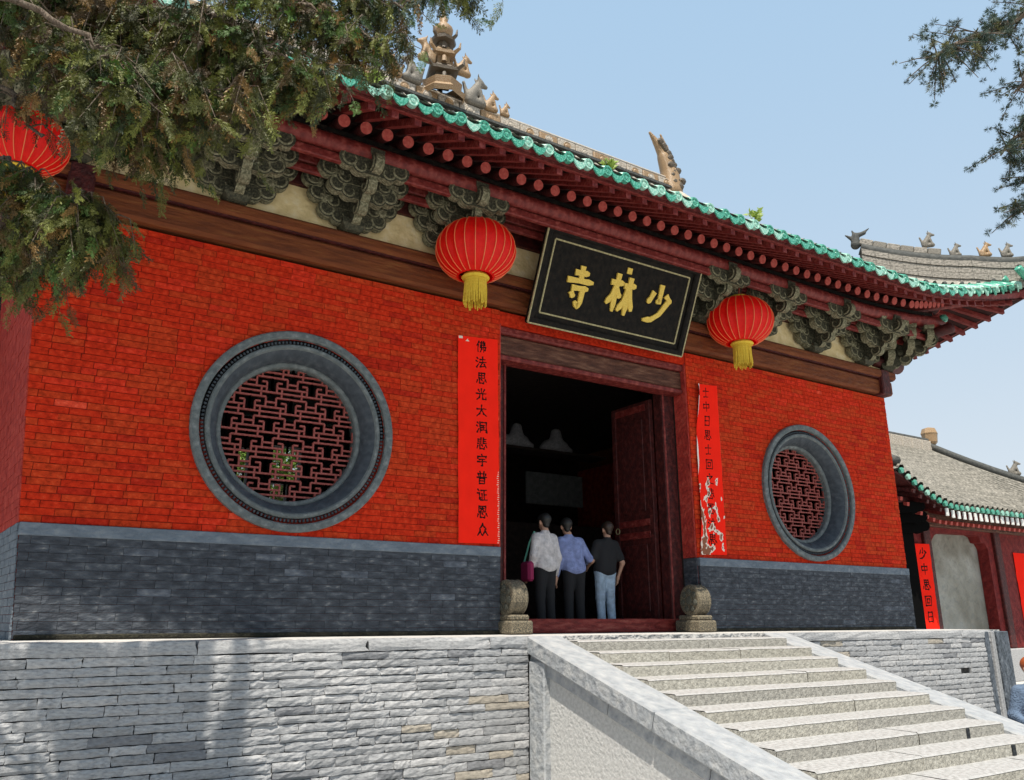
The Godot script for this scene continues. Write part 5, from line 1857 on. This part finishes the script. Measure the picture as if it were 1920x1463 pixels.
# ---------------------------------------------------------------- people
func hand_bones() -> Array:
	# right hand hanging, fingers down (-y), thumb towards +z, palm facing -x
	var b := [[Vector3(0, 0.02, 0), Vector3(0, -0.02, 0), 0.026, 0.03], [Vector3(0, -0.03, 0.022), Vector3(0, -0.085, 0.026), 0.019, 0.016], [Vector3(0, -0.03, -0.01), Vector3(0, -0.085, -0.026), 0.020, 0.015], [Vector3(0, -0.03, 0.0), Vector3(0, -0.085, 0.0), 0.02, 0.016]]
	var f := [[0.03, 0.040, 0.030, 0.0085], [0.011, 0.045, 0.034, 0.009], [-0.009, 0.042, 0.031, 0.0085], [-0.027, 0.032, 0.025, 0.0075]]
	for q in f:
		var z: float = q[0]
		var p0 := Vector3(0, -0.085, z * 0.85)
		var p1: Vector3 = p0 + Vector3(-0.008, -q[1], z * 0.12)
		var p2: Vector3 = p1 + Vector3(-0.016, -q[2], 0)
		b.append([p0, p1, q[3] + 0.0008, q[3]])
		b.append([p1, p2, q[3], q[3] * 0.8])
	b.append([Vector3(-0.004, -0.025, 0.024), Vector3(-0.016, -0.06, 0.05), 0.014, 0.011])
	b.append([Vector3(-0.016, -0.06, 0.05), Vector3(-0.024, -0.09, 0.054), 0.0105, 0.008])
	return b

func head_bones(c: Vector3) -> Array:
	# faces +z in its own frame
	return [[c + Vector3(0, 0.03, -0.015), c + Vector3(0, 0.045, -0.03), 0.082, 0.085], [c + Vector3(0, -0.03, 0.03), c + Vector3(0, -0.075, 0.045), 0.06, 0.038],
		[c + Vector3(0, 0.0, 0.085), c + Vector3(0, -0.03, 0.103), 0.010, 0.014], [c + Vector3(-0.03, 0.02, 0.072), c + Vector3(0.03, 0.02, 0.072), 0.017, 0.017],
		[c + Vector3(-0.02, -0.062, 0.085), c + Vector3(0.02, -0.062, 0.085), 0.010, 0.010],
		[c + Vector3(0.083, 0.01, -0.01), c + Vector3(0.08, -0.03, -0.005), 0.014, 0.010], [c + Vector3(-0.083, 0.01, -0.01), c + Vector3(-0.08, -0.03, -0.005), 0.014, 0.010]]

func figure(called: String, label: String, at: Vector3, turn: float, sc: float, pose: Dictionary, cloth: Dictionary) -> Node3D:
	var p := thing(called, label, "person", at, turn)
	p.scale = Vector3.ONE * sc
	var sk := mat("skin", [[0.0, 0.40, 0.22, 0.15], [1.0, 0.52, 0.31, 0.22]], 4.0, 0.6, "", 0.0)
	var hip: Vector3 = pose.hip
	var chest: Vector3 = pose.chest
	var neck: Vector3 = pose.neck
	var head: Vector3 = pose.head
	var body := MB.new()
	body.smooth(true)
	var bones := [[hip, chest, 0.10, 0.10], [chest, neck, 0.08, 0.052], [neck, head + Vector3(0, -0.05, 0), 0.052, 0.05]]
	var shirt := [[hip + Vector3(-0.06, 0.02, 0), hip + Vector3(0.06, 0.02, 0), 0.128, 0.128], [hip + Vector3(-0.06, 0.03, 0), chest + Vector3(-0.08, 0, 0), 0.125, 0.13], [hip + Vector3(0.06, 0.03, 0), chest + Vector3(0.08, 0, 0), 0.125, 0.13], [chest + Vector3(-0.13, 0.11, 0), chest + Vector3(0.13, 0.11, 0), 0.082, 0.082], [chest + Vector3(0, 0.1, -0.01), neck + Vector3(0, -0.03, 0), 0.09, 0.07]]
	var trs := [[hip + Vector3(-0.07, 0.0, 0), hip + Vector3(0.07, 0.0, 0), 0.118, 0.118]]
	var i := 0
	for s in [-1.0, 1.0]:
		var arm: Array = pose.arms[i]
		var sh: Vector3 = chest + Vector3(s * 0.175, 0.11, 0)
		bones.append([sh, arm[0], 0.045, 0.038])
		bones.append([arm[0], arm[1], 0.038, 0.026])
		shirt.append([sh, arm[0], 0.068, 0.055])
		if cloth.long:
			shirt.append([arm[0], (arm[0] as Vector3).lerp(arm[1], 0.93), 0.055, 0.042])
		else:
			shirt[-1] = [sh, sh.lerp(arm[0], 0.75), 0.068, 0.066]
		var leg: Array = pose.legs[i]
		var hj: Vector3 = hip + Vector3(s * 0.085, -0.02, 0)
		bones.append([hj, leg[0], 0.075, 0.05])
		bones.append([leg[0], leg[1], 0.05, 0.035])
		trs.append([hj, leg[0], 0.102, 0.075])
		trs.append([leg[0], (leg[0] as Vector3).lerp(leg[1], 0.97), 0.074, 0.066])
		i += 1
	sdf(body, bones, 0.018, 0.03)
	sdf(body, head_bones(head), 0.009, 0.02)
	i = 0
	for s in [-1.0, 1.0]:
		var arm: Array = pose.arms[i]
		var dn: Vector3 = ((arm[1] as Vector3) - arm[0]).normalized()
		var fw := Vector3(0, 0, 1)
		var yy := -dn
		var zz := (fw - yy * fw.dot(yy)).normalized()
		var xx := yy.cross(zz)
		sdf(body, hand_bones(), 0.0045, 0.008, Transform3D(Basis(xx * s, yy, zz), (arm[1] as Vector3) + dn * 0.02))
		i += 1
	put(p, "body", body.done(), sk)
	var sh_m := MB.new()
	sh_m.smooth(true)
	sdf(sh_m, shirt, 0.02, 0.04)
	put(p, "shirt", sh_m.done(), cloth.shirt)
	var tr_m := MB.new()
	tr_m.smooth(true)
	sdf(tr_m, trs, 0.02, 0.03)
	put(p, "trousers", tr_m.done(), cloth.trousers)
	var hr := MB.new()
	hr.smooth(true)
	sdf(hr, [[head + Vector3(0, 0.06, -0.03), head + Vector3(0, 0.055, 0.02), 0.090, 0.084], [head + Vector3(0, 0.04, -0.05), head + Vector3(0, -0.035, -0.055), 0.08, 0.05]] + (cloth.hair_extra if cloth.has("hair_extra") else []), 0.011, 0.03)
	put(p, "hair", hr.done(), cloth.hair)
	for k in 2:
		var f: Vector3 = pose.legs[k][1]
		var so := MB.new()
		so.smooth(true)
		sdf(so, [[f + Vector3(0, -0.045, -0.04), f + Vector3(0, -0.05, 0.13), 0.042, 0.036], [f + Vector3(0, -0.01, -0.01), f + Vector3(0, -0.04, 0.04), 0.045, 0.04]], 0.015, 0.02)
		put(p, "shoe", so.done(), cloth.shoe)
	return p

func stand(arm_l: Array, arm_r: Array, lean := 0.0) -> Dictionary:
	return {"hip": Vector3(0, 0.90, 0), "chest": Vector3(lean * 0.4, 1.22, 0.01), "neck": Vector3(lean * 0.6, 1.44, -0.005), "head": Vector3(lean * 0.8, 1.565, 0.02), "arms": [arm_l, arm_r], "legs": [[Vector3(-0.095, 0.48, 0.02), Vector3(-0.10, 0.09, -0.01)], [Vector3(0.095, 0.48, 0.01), Vector3(0.10, 0.09, -0.02)]]}

func cloth_mat(key: String, r: float, g: float, b: float) -> StandardMaterial3D:
	return mat(key, [[0.0, r * 0.6, g * 0.6, b * 0.6], [1.0, r * 1.15, g * 1.15, b * 1.15]], 2.2, 0.95, "rough", 1.0, 0.015, 4)

func build_people() -> void:
	var black := flat("black_cloth", 0.012, 0.012, 0.014, 0.9)
	var hair := flat("dark_hair", 0.010, 0.009, 0.008, 0.55)
	var shoe := flat("dark_shoe", 0.02, 0.018, 0.016, 0.5)
	# they look into the hall, so they are turned away from the stairs; their own left is then towards -x
	var lo := [Vector3(-0.24, 1.05, -0.02), Vector3(-0.25, 0.80, 0.05)]
	var hi := [Vector3(0.25, 1.05, -0.02), Vector3(0.27, 0.80, 0.05)]
	figure("person", "person in a pale grey shirt and dark trousers standing leftmost in the doorway", Vector3(-0.33, 0.03, -0.92), PI + 0.1, 0.905, stand(lo, [Vector3(0.24, 1.06, -0.02), Vector3(0.25, 0.83, 0.10)]), {"long": true, "shirt": cloth_mat("grey_shirt", 0.72, 0.68, 0.68), "trousers": black, "hair": hair, "shoe": shoe})
	figure("person", "person in a blue shirt standing between two others in the doorway", Vector3(0.21, 0.03, -1.0), PI - 0.25, 0.89, stand([Vector3(-0.28, 1.08, 0.03), Vector3(-0.30, 1.02, 0.24)], hi, 0.14), {"long": true, "shirt": cloth_mat("blue_shirt", 0.28, 0.34, 0.62), "trousers": black, "hair": hair, "shoe": shoe})
	figure("person", "person in a black T-shirt and light blue jeans standing in the doorway", Vector3(0.72, 0.03, -0.95), PI - 0.1, 0.88, stand([Vector3(-0.30, 1.04, -0.07), Vector3(-0.27, 0.83, 0.02)], [Vector3(0.24, 1.06, 0.0), Vector3(0.20, 0.98, 0.2)], -0.10), {"long": false, "shirt": black, "trousers": cloth_mat("blue_jeans", 0.42, 0.54, 0.68), "hair": flat("brown_hair", 0.03, 0.016, 0.010, 0.5), "shoe": shoe})
	var bag := thing("shoulder_bag", "small magenta bag at the side of the person in the grey shirt", "bag", Vector3(-0.62, 0.66, -0.92))
	pbox(bag, "pouch", Vector3(0, 0.12, 0), Vector3(0.10, 0.26, 0.22), flat("magenta_cloth", 0.26, 0.010, 0.07, 0.8), 0.03)
	var strap := MB.new()
	strap.tube([Vector3(0, 0.24, -0.08), Vector3(0.06, 0.52, -0.03), Vector3(0.12, 0.66, 0.0)], [0.012], 5)
	put(bag, "strap", strap.done(), flat("green_strap", 0.10, 0.32, 0.24, 0.8))
	# someone sitting beside the foot of the stairs, mostly outside the picture
	var seat := thing("stone_bench", "low stone bench beyond the right foot of the stairs", "bench", Vector3(3.05, -1.45, 3.45))
	pbox(seat, "slab", Vector3(0, 0.26, 0), Vector3(1.2, 0.12, 0.45), M.cheek_stone, 0.015)
	for s in [-0.4, 0.4]:
		pbox(seat, "leg", Vector3(s, 0.1, 0), Vector3(0.14, 0.2, 0.36), M.cheek_stone, 0.01)
	var pose := {"hip": Vector3(0, 0.14, 0), "chest": Vector3(0, 0.47, 0.05), "neck": Vector3(0, 0.69, 0.06), "head": Vector3(0, 0.81, 0.10), "arms": [[Vector3(-0.27, 0.34, 0.06), Vector3(-0.20, 0.24, 0.26)], [Vector3(0.27, 0.34, 0.06), Vector3(0.20, 0.24, 0.26)]], "legs": [[Vector3(-0.13, 0.14, 0.40), Vector3(-0.15, -0.22, 0.44)], [Vector3(0.13, 0.14, 0.40), Vector3(0.15, -0.22, 0.44)]]}
	figure("person", "person in a blue jacket and orange trousers seated at the picture's right edge", Vector3(2.86, -1.14, 3.50), -0.5, 0.96, pose, {"long": true, "shirt": cloth_mat("blue_jacket", 0.12, 0.17, 0.25), "trousers": cloth_mat("orange_trousers", 0.50, 0.09, 0.03), "hair": flat("auburn_hair", 0.30, 0.07, 0.02, 0.5), "shoe": flat("white_shoe", 0.7, 0.7, 0.68, 0.5)})

# ---------------------------------------------------------------- trees
func diamond(b: MB, p: Vector3, d: Vector3, side: Vector3, l: float, w: float) -> void:
	var n := d.cross(side)
	b.tri(p, p + d * l * 0.45 + side * w, p + d * l, n)
	b.tri(p, p + d * l, p + d * l * 0.45 - side * w, n)

func spray_mesh() -> ArrayMesh:
	# one drooping, flattened branchlet a metre long before scaling; hangs along -y
	var b := MB.new()
	var pts := []
	for i in 9:
		var t := i / 8.0
		pts.append(Vector3(0.10 * sin(t * 2.2), -t, 0.14 * t * t))
	for i in 8:
		var a: Vector3 = pts[i]
		var c: Vector3 = pts[i + 1]
		b.quad(a + Vector3(0.008, 0, 0), a - Vector3(0.008, 0, 0), c - Vector3(0.006, 0, 0), c + Vector3(0.006, 0, 0), Vector3(0, 0, 1))
		for s in [-1.0, 1.0]:
			for half in 2:
				var o := a.lerp(c, 0.25 + 0.5 * half)
				var len := (0.34 - 0.022 * i) * rng.randf_range(0.75, 1.1)
				var az := rng.randf_range(-0.8, 0.8)
				var d := Vector3(s * 0.62 * cos(az), -0.68, 0.6 * sin(az)).normalized()
				for k in 3:
					var f := k / 3.0
					var q := o + d * len * f
					var side := d.cross(Vector3(rng.randf_range(-1, 1), rng.randf_range(-1, 1), 1)).normalized()
					diamond(b, q, (d + side * 0.55).normalized(), d, len * 0.46 * (1.0 - f * 0.4), 0.026)
					diamond(b, q, (d - side * 0.55).normalized(), d, len * 0.46 * (1.0 - f * 0.4), 0.026)
				diamond(b, o + d * len * 0.7, d, d.cross(Vector3.UP).normalized(), len * 0.5, 0.03)
	return b.done()

func scatter(parent: Node, called: String, mesh: Mesh, m: Material, xfs: Array, cols: Array) -> void:
	var mm := MultiMesh.new()
	mm.transform_format = MultiMesh.TRANSFORM_3D
	mm.use_colors = true
	mm.mesh = mesh
	mm.instance_count = xfs.size()
	for i in xfs.size():
		mm.set_instance_transform(i, xfs[i])
		mm.set_instance_color(i, cols[i])
	var o := MultiMeshInstance3D.new()
	o.name = called
	o.multimesh = mm
	o.material_override = m
	parent.add_child(o, true)
	stuff(o)

func leaf_mat(key: String, trans: Color) -> StandardMaterial3D:
	var m := StandardMaterial3D.new()
	m.resource_name = key
	m.vertex_color_use_as_albedo = true
	m.roughness = 0.65
	m.cull_mode = BaseMaterial3D.CULL_DISABLED
	m.backlight_enabled = true
	m.backlight = trans
	return m

func on_path(p: Array, t: float) -> Vector3:
	var f := t * (p.size() - 1)
	var i := mini(int(f), p.size() - 2)
	return (p[i] as Vector3).lerp(p[i + 1], f - i)

func spray_turn(down: Vector3) -> Basis:
	var y := -down.normalized()
	var x := y.cross(Vector3(cos(rng.randf() * TAU), 0.2, sin(rng.randf() * TAU))).normalized()
	return Basis(x, y, x.cross(y))

func build_cypress() -> void:
	var t := thing("cypress_tree", "old cypress whose dark drooping sprays hang across the upper left", "tree", Vector3(-8.6, -1.45, 4.6))
	var o := -t.position
	var trunk := [Vector3(-8.6, -1.45, 4.6), Vector3(-8.5, 0.5, 4.45), Vector3(-8.3, 2.6, 4.1), Vector3(-7.75, 3.9, 3.55), Vector3(-7.15, 4.85, 3.22), Vector3(-7.02, 8.2, 3.2), Vector3(-6.9, 10.5, 3.2)]
	var tb := MB.new()
	tb.smooth(true)
	var tp := []
	for q in trunk:
		tp.append(q + o)
	tb.tube(tp, [0.42, 0.33, 0.29, 0.25, 0.21, 0.17, 0.05], 12)
	put(t, "trunk", tb.done(), M.bark)
	# limbs: points, strands, shortest and longest drop, spread, spray size
	# points; number of strands; shortest and longest drop; spread; where along the limb the foliage starts
	var limbs := [
		[[Vector3(-8.26, 4.54, 1.85), Vector3(-7.36, 4.25, 2.56), Vector3(-6.67, 4.05, 3.05), Vector3(-6.11, 3.95, 3.36), Vector3(-5.73, 3.78, 3.67)], 190, 0.10, 0.56, 0.25, 0.10],
		[[Vector3(-6.27, 4.54, 3.10), Vector3(-5.57, 4.32, 3.58), Vector3(-5.08, 4.16, 3.93), Vector3(-4.82, 4.12, 4.08)], 60, 0.02, 0.14, 0.13, 0.05],
		[[Vector3(-6.95, 4.02, 2.95), Vector3(-6.78, 3.75, 3.2), Vector3(-6.58, 3.45, 3.38), Vector3(-6.21, 3.33, 3.58), Vector3(-5.85, 3.16, 3.87)], 88, 0.10, 0.36, 0.22, 0.2],
		[[Vector3(-6.85, 4.0, 2.95), Vector3(-6.62, 3.65, 2.9), Vector3(-6.26, 3.34, 3.06), Vector3(-6.04, 3.24, 3.17)], 60, 0.08, 0.34, 0.16, 0.35],
		[[Vector3(-7.74, 2.93, 2.12), Vector3(-7.14, 2.84, 2.59), Vector3(-6.78, 2.75, 2.79), Vector3(-6.52, 2.66, 3.04), Vector3(-6.36, 2.54, 3.10)], 90, 0.06, 0.36, 0.17, 0.42],
		[[Vector3(-6.01, 3.93, 3.54), Vector3(-5.74, 3.69, 3.75), Vector3(-5.54, 3.49, 3.93), Vector3(-5.39, 3.36, 4.11)], 80, 0.04, 0.24, 0.14, 0.0],
		[[Vector3(-7.80, 2.87, 1.45), Vector3(-7.21, 2.80, 1.94), Vector3(-6.82, 2.73, 2.16), Vector3(-6.66, 2.63, 2.34)], 46, 0.12, 0.42, 0.18, 0.4],
		[[Vector3(-5.23, 4.66, 3.65), Vector3(-4.92, 4.48, 3.88), Vector3(-4.59, 4.40, 4.06), Vector3(-4.37, 4.36, 4.31)], 26, 0.02, 0.09, 0.10, 0.0],
		[[Vector3(-7.25, 3.64, 3.41), Vector3(-6.80, 3.52, 3.60), Vector3(-6.50, 3.25, 3.72), Vector3(-6.34, 2.99, 3.75)], 40, 0.08, 0.30, 0.15, 0.55],
		[[Vector3(-6.00, 4.22, 3.55), Vector3(-5.62, 4.05, 3.80), Vector3(-5.26, 3.90, 3.98), Vector3(-4.98, 3.72, 4.12)], 70, 0.04, 0.20, 0.15, 0.1],
		[[Vector3(-7.35, 3.12, 2.42), Vector3(-7.01, 3.00, 2.72), Vector3(-6.84, 2.90, 2.79), Vector3(-6.68, 2.74, 2.96)], 38, 0.05, 0.26, 0.11, 0.1],
		[[Vector3(-7.20, 3.75, 2.6), Vector3(-7.02, 3.50, 2.70), Vector3(-6.88, 3.30, 2.74), Vector3(-6.76, 3.12, 2.85)], 5, 0.04, 0.2, 0.10, 0.1],
		[[Vector3(-7.35, 4.7, 3.3), Vector3(-7.48, 5.1, 3.2), Vector3(-7.47, 6.2, 3.2), Vector3(-7.45, 7.4, 3.2)], 4, 0.1, 0.4, 0.12, 0.2],
		[[Vector3(-6.9, 4.75, 3.25), Vector3(-6.68, 5.0, 3.2), Vector3(-6.62, 6.2, 3.2), Vector3(-6.62, 7.4, 3.2)], 6, 0.1, 0.4, 0.14, 0.2],
	]
	var xfs := []
	var cols := []
	var tw := MB.new()
	var n := 0
	for l in limbs:
		var p: Array = l[0]
		var lb := MB.new()
		lb.smooth(true)
		var lp := []
		var a0: Vector3 = p[0]
		var near := on_path(trunk, clampf((a0.y + 1.45 - 0.6) / 12.0, 0.1, 1.0))
		if n in [1, 2, 3, 5, 7, 9, 11]:
			near = on_path(limbs[0][0], 0.42) if n in [2, 3, 5, 9, 11] else Vector3(-7.1, 5.4, 3.2)
		lp.append(near + o)
		var r0 := 0.022 if n < 12 else 0.085
		var rr := [r0 * 1.3]
		for i in 13:
			var q := on_path(p, i / 12.0) + o
			q += Vector3(sin(i * 2.1 + n), cos(i * 1.7 + n) * 0.8, sin(i * 1.3)) * 0.03
			lp.append(q)
			rr.append(lerpf(r0, 0.008 if n < 12 else 0.05, i / 12.0))
		lb.tube(lp, rr, 7)
		put(t, "limb", lb.done(), M.bark)
		for k in l[1]:
			var u := lerpf(l[5], 1.0, pow(rng.randf(), 0.85))
			var s := on_path(p, u) + o
			var sp: float = l[4]
			var e := s + Vector3(rng.randf_range(-1, 1), rng.randf_range(-0.5, 0.45), rng.randf_range(-1, 1)) * sp
			var drop := rng.randf_range(l[2], l[3])
			var f := e + Vector3(rng.randf_range(-0.12, 0.16), -drop, rng.randf_range(-0.12, 0.12))
			tw.tube([s, s.lerp(e, 0.6) + Vector3(0, 0.03, 0), e, f], [0.007, 0.006, 0.004, 0.002], 4, false)
			var brown := 1.0 if rng.randf() < 0.12 else 0.0
			var steps := int(drop / 0.055) + 3
			for j in steps:
				var v := float(j) / (steps - 1)
				var q := (s.lerp(e, 0.3 + v * 1.4) if v < 0.5 else e.lerp(f, (v - 0.5) * 2.0))
				var dirn := Vector3(rng.randf_range(-0.75, 0.75), -1.0 + rng.randf_range(-0.2, 0.5), rng.randf_range(-0.75, 0.75))
				var sz := rng.randf_range(0.10, 0.2) * (1.0 if n < 12 else 1.1)
				xfs.append(Transform3D(spray_turn(dirn).scaled(Vector3.ONE * sz), q))
				var g := pow(rng.randf(), 1.6) * 1.5 + 0.25
				var c := Color(0.105 * g, 0.115 * g, 0.02 * g)
				if rng.randf() < 0.25:
					c = Color(0.055 * g, 0.105 * g, 0.02 * g)
				if brown > 0.0 or rng.randf() < 0.08:
					c = Color(0.19 * g, 0.11 * g, 0.03 * g)
				cols.append(c)
		n += 1
	stuff(put(t, "twigs", tw.done(), M.bark))
	scatter(t, "foliage", spray_mesh(), leaf_mat("cypress_leaf", lin(0.04, 0.05, 0.01)), xfs, cols)

func tuft_mesh() -> ArrayMesh:
	var b := MB.new()
	for k in 46:
		var z := rng.randf_range(-0.7, 1.0)
		var a := rng.randf() * TAU
		var r := sqrt(1.0 - z * z)
		var d := Vector3(r * cos(a), z, r * sin(a))
		diamond(b, d * 0.1, d, d.cross(Vector3(rng.randf(), rng.randf(), 1.1)).normalized(), rng.randf_range(0.7, 1.0), 0.05)
	return b.done()

func build_pine() -> void:
	var t := thing("pine_tree", "pine tree reaching in from the right with blue green needle tufts", "tree", Vector3(0.2, -1.45, 8.6))
	var o := -t.position
	var trunk := [Vector3(0.2, -1.45, 8.6), Vector3(0.15, 1.5, 8.5), Vector3(0.0, 4.2, 8.4), Vector3(-0.1, 6.5, 8.3)]
	var tb := MB.new()
	tb.smooth(true)
	var tp := []
	for q in trunk:
		tp.append(q + o)
	tb.tube(tp, [0.24, 0.19, 0.13, 0.05], 10)
	put(t, "trunk", tb.done(), M.bark)
	var limbs := [
		[[Vector3(-1.79, 3.84, 7.26), Vector3(-2.27, 3.38, 6.93), Vector3(-2.62, 3.10, 6.73), Vector3(-2.89, 2.96, 6.58), Vector3(-3.03, 2.85, 6.52)], 120],
		[[Vector3(-1.46, 3.25, 7.15), Vector3(-1.98, 3.04, 6.85), Vector3(-2.34, 2.90, 6.70), Vector3(-2.50, 2.80, 6.62)], 40],
		[[Vector3(-1.65, 2.91, 7.03), Vector3(-2.18, 2.74, 6.77), Vector3(-2.37, 2.63, 6.61), Vector3(-2.57, 2.46, 6.53)], 95],
		[[Vector3(-1.62, 2.66, 6.97), Vector3(-2.15, 2.52, 6.72), Vector3(-2.30, 2.37, 6.57), Vector3(-2.43, 2.14, 6.53)], 85],
	]
	var xfs := []
	var cols := []
	var tw := MB.new()
	var n := 0
	for l in limbs:
		var p: Array = l[0]
		var lb := MB.new()
		lb.smooth(true)
		var lp := [on_path(trunk, clampf((p[0].y + 1.2) / 8.0, 0.1, 1.0)) + o]
		var rr := [0.06]
		for i in 9:
			lp.append(on_path(p, i / 8.0) + o + Vector3(sin(i * 2.3 + n), cos(i * 1.9), 0) * 0.012)
			rr.append(lerpf(0.028, 0.005, i / 8.0))
		lb.tube(lp, rr, 7)
		put(t, "limb", lb.done(), M.bark)
		for k in l[1]:
			var u := rng.randf_range(0.12, 1.0)
			var s := on_path(p, u) + o
			var e := s + Vector3(rng.randf_range(-1, 1), rng.randf_range(-0.9, 0.6), rng.randf_range(-1, 1)) * 0.17
			tw.tube([s, s.lerp(e, 0.5) + Vector3(0, 0.01, 0), e], [0.004, 0.003, 0.002], 4, false)
			for j in 5:
				xfs.append(Transform3D(Basis(Quaternion(Vector3(rng.randf_range(-1, 1), rng.randf_range(-1, 1), rng.randf_range(-1, 1)).normalized(), rng.randf() * 3.0)).scaled(Vector3.ONE * rng.randf_range(0.018, 0.034)), s.lerp(e, 0.45 + 0.14 * j) + Vector3(rng.randf_range(-0.02, 0.02), rng.randf_range(-0.02, 0.02), rng.randf_range(-0.02, 0.02))))
				var g := rng.randf_range(0.5, 1.4)
				cols.append(Color(0.045 * g, 0.075 * g, 0.055 * g) if rng.randf() < 0.8 else Color(0.10 * g, 0.10 * g, 0.03 * g))
		n += 1
	stuff(put(t, "twigs", tw.done(), M.bark))
	scatter(t, "foliage", tuft_mesh(), leaf_mat("pine_leaf", lin(0.05, 0.07, 0.03)), xfs, cols)

func leaf_cluster() -> ArrayMesh:
	var b := MB.new()
	for k in 14:
		var d := Vector3(rng.randf_range(-1, 1), rng.randf_range(-0.6, 1), rng.randf_range(-1, 1)).normalized()
		diamond(b, d * rng.randf_range(0.1, 0.6), (d + Vector3(rng.randf_range(-0.6, 0.6), -0.2, rng.randf_range(-0.6, 0.6))).normalized(), d.cross(Vector3.UP + Vector3(0.1, 0, 0.2)).normalized(), rng.randf_range(0.5, 0.8), 0.18)
	return b.done()

func build_added_rear_tree() -> void:  # added tree, gives the green of a glass reflection at the window
	var t := thing("added_rear_tree", "leafy tree added behind the hall, standing in for a reflection in the nearer round window", "tree", Vector3(0.2, -0.1, -15.5))
	var tb := MB.new()
	tb.smooth(true)
	tb.tube([Vector3(0, 0, 0), Vector3(0.1, 1.6, 0), Vector3(0, 3.4, 0.1), Vector3(-0.1, 5.5, 0)], [0.2, 0.16, 0.1, 0.04], 9)
	put(t, "trunk", tb.done(), M.bark)
	var xfs := []
	var cols := []
	for k in 9:
		var a := TAU * k / 9.0
		var lb := MB.new()
		var e := Vector3(cos(a) * 1.5, 3.2 + 0.4 * k, sin(a) * 1.5)
		lb.tube([Vector3(0, 2.2 + 0.25 * k, 0), e * Vector3(0.5, 1, 0.5) - Vector3(0, 0.3, 0), e], [0.06, 0.04, 0.015], 6)
		put(t, "limb", lb.done(), M.bark)
		for j in 260:
			var q := e + Vector3(rng.randfn(), rng.randfn() * 0.8, rng.randfn()) * 0.55
			xfs.append(Transform3D(Basis(Vector3.UP, rng.randf() * TAU).scaled(Vector3.ONE * rng.randf_range(0.14, 0.26)), q))
			var g := rng.randf_range(0.6, 1.4)
			cols.append(Color(0.13 * g, 0.20 * g, 0.03 * g))
	scatter(t, "foliage", leaf_cluster(), leaf_mat("broad_leaf", lin(0.2, 0.3, 0.04)), xfs, cols)

func build_weeds() -> void:
	var green := leaf_mat("weed_leaf", lin(0.2, 0.28, 0.04))
	green.vertex_color_use_as_albedo = false
	green.albedo_color = lin(0.20, 0.27, 0.05)
	var i := 0
	for q in [[Vector3(-0.93, 5.45, 1.45), 0.20, "low yellow green weed on the eave tiles left of the ridge dragon"], [Vector3(1.70, 5.45, 1.45), 0.36, "taller green weed growing from the eave tiles right of the ridge dragon"], [Vector3(-4.08, 5.45, 1.45), 0.22, "bright green weed on the eave tiles beside the cypress sprays"]]:
		var t := thing("roof_weed", q[2], "weed", q[0], 0.0, "weeds on the eave tiles")
		var h: float = q[1]
		for s in 5:
			var d := Vector3(rng.randf_range(-0.45, 0.45), 1.0, rng.randf_range(-0.3, 0.3)).normalized()
			var hh := h * rng.randf_range(0.6, 1.0)
			var b := MB.new()
			b.tube([Vector3.ZERO, d * hh * 0.5, d * hh + Vector3(d.x * 0.1, 0, 0)], [0.006, 0.005, 0.003], 4)
			var st := put(t, "stem", b.done(), green)
			var lf := MB.new()
			for k in 11:
				var f := rng.randf_range(0.35, 1.0)
				var e := Vector3(rng.randf_range(-1, 1), rng.randf_range(0.0, 0.8), rng.randf_range(-1, 1)).normalized()
				diamond(lf, d * hh * f, e, e.cross(Vector3(0.2, 0.3, 1)).normalized(), rng.randf_range(0.08, 0.13), 0.026)
			stuff(put(st, "leaves", lf.done(), green))
		i += 1
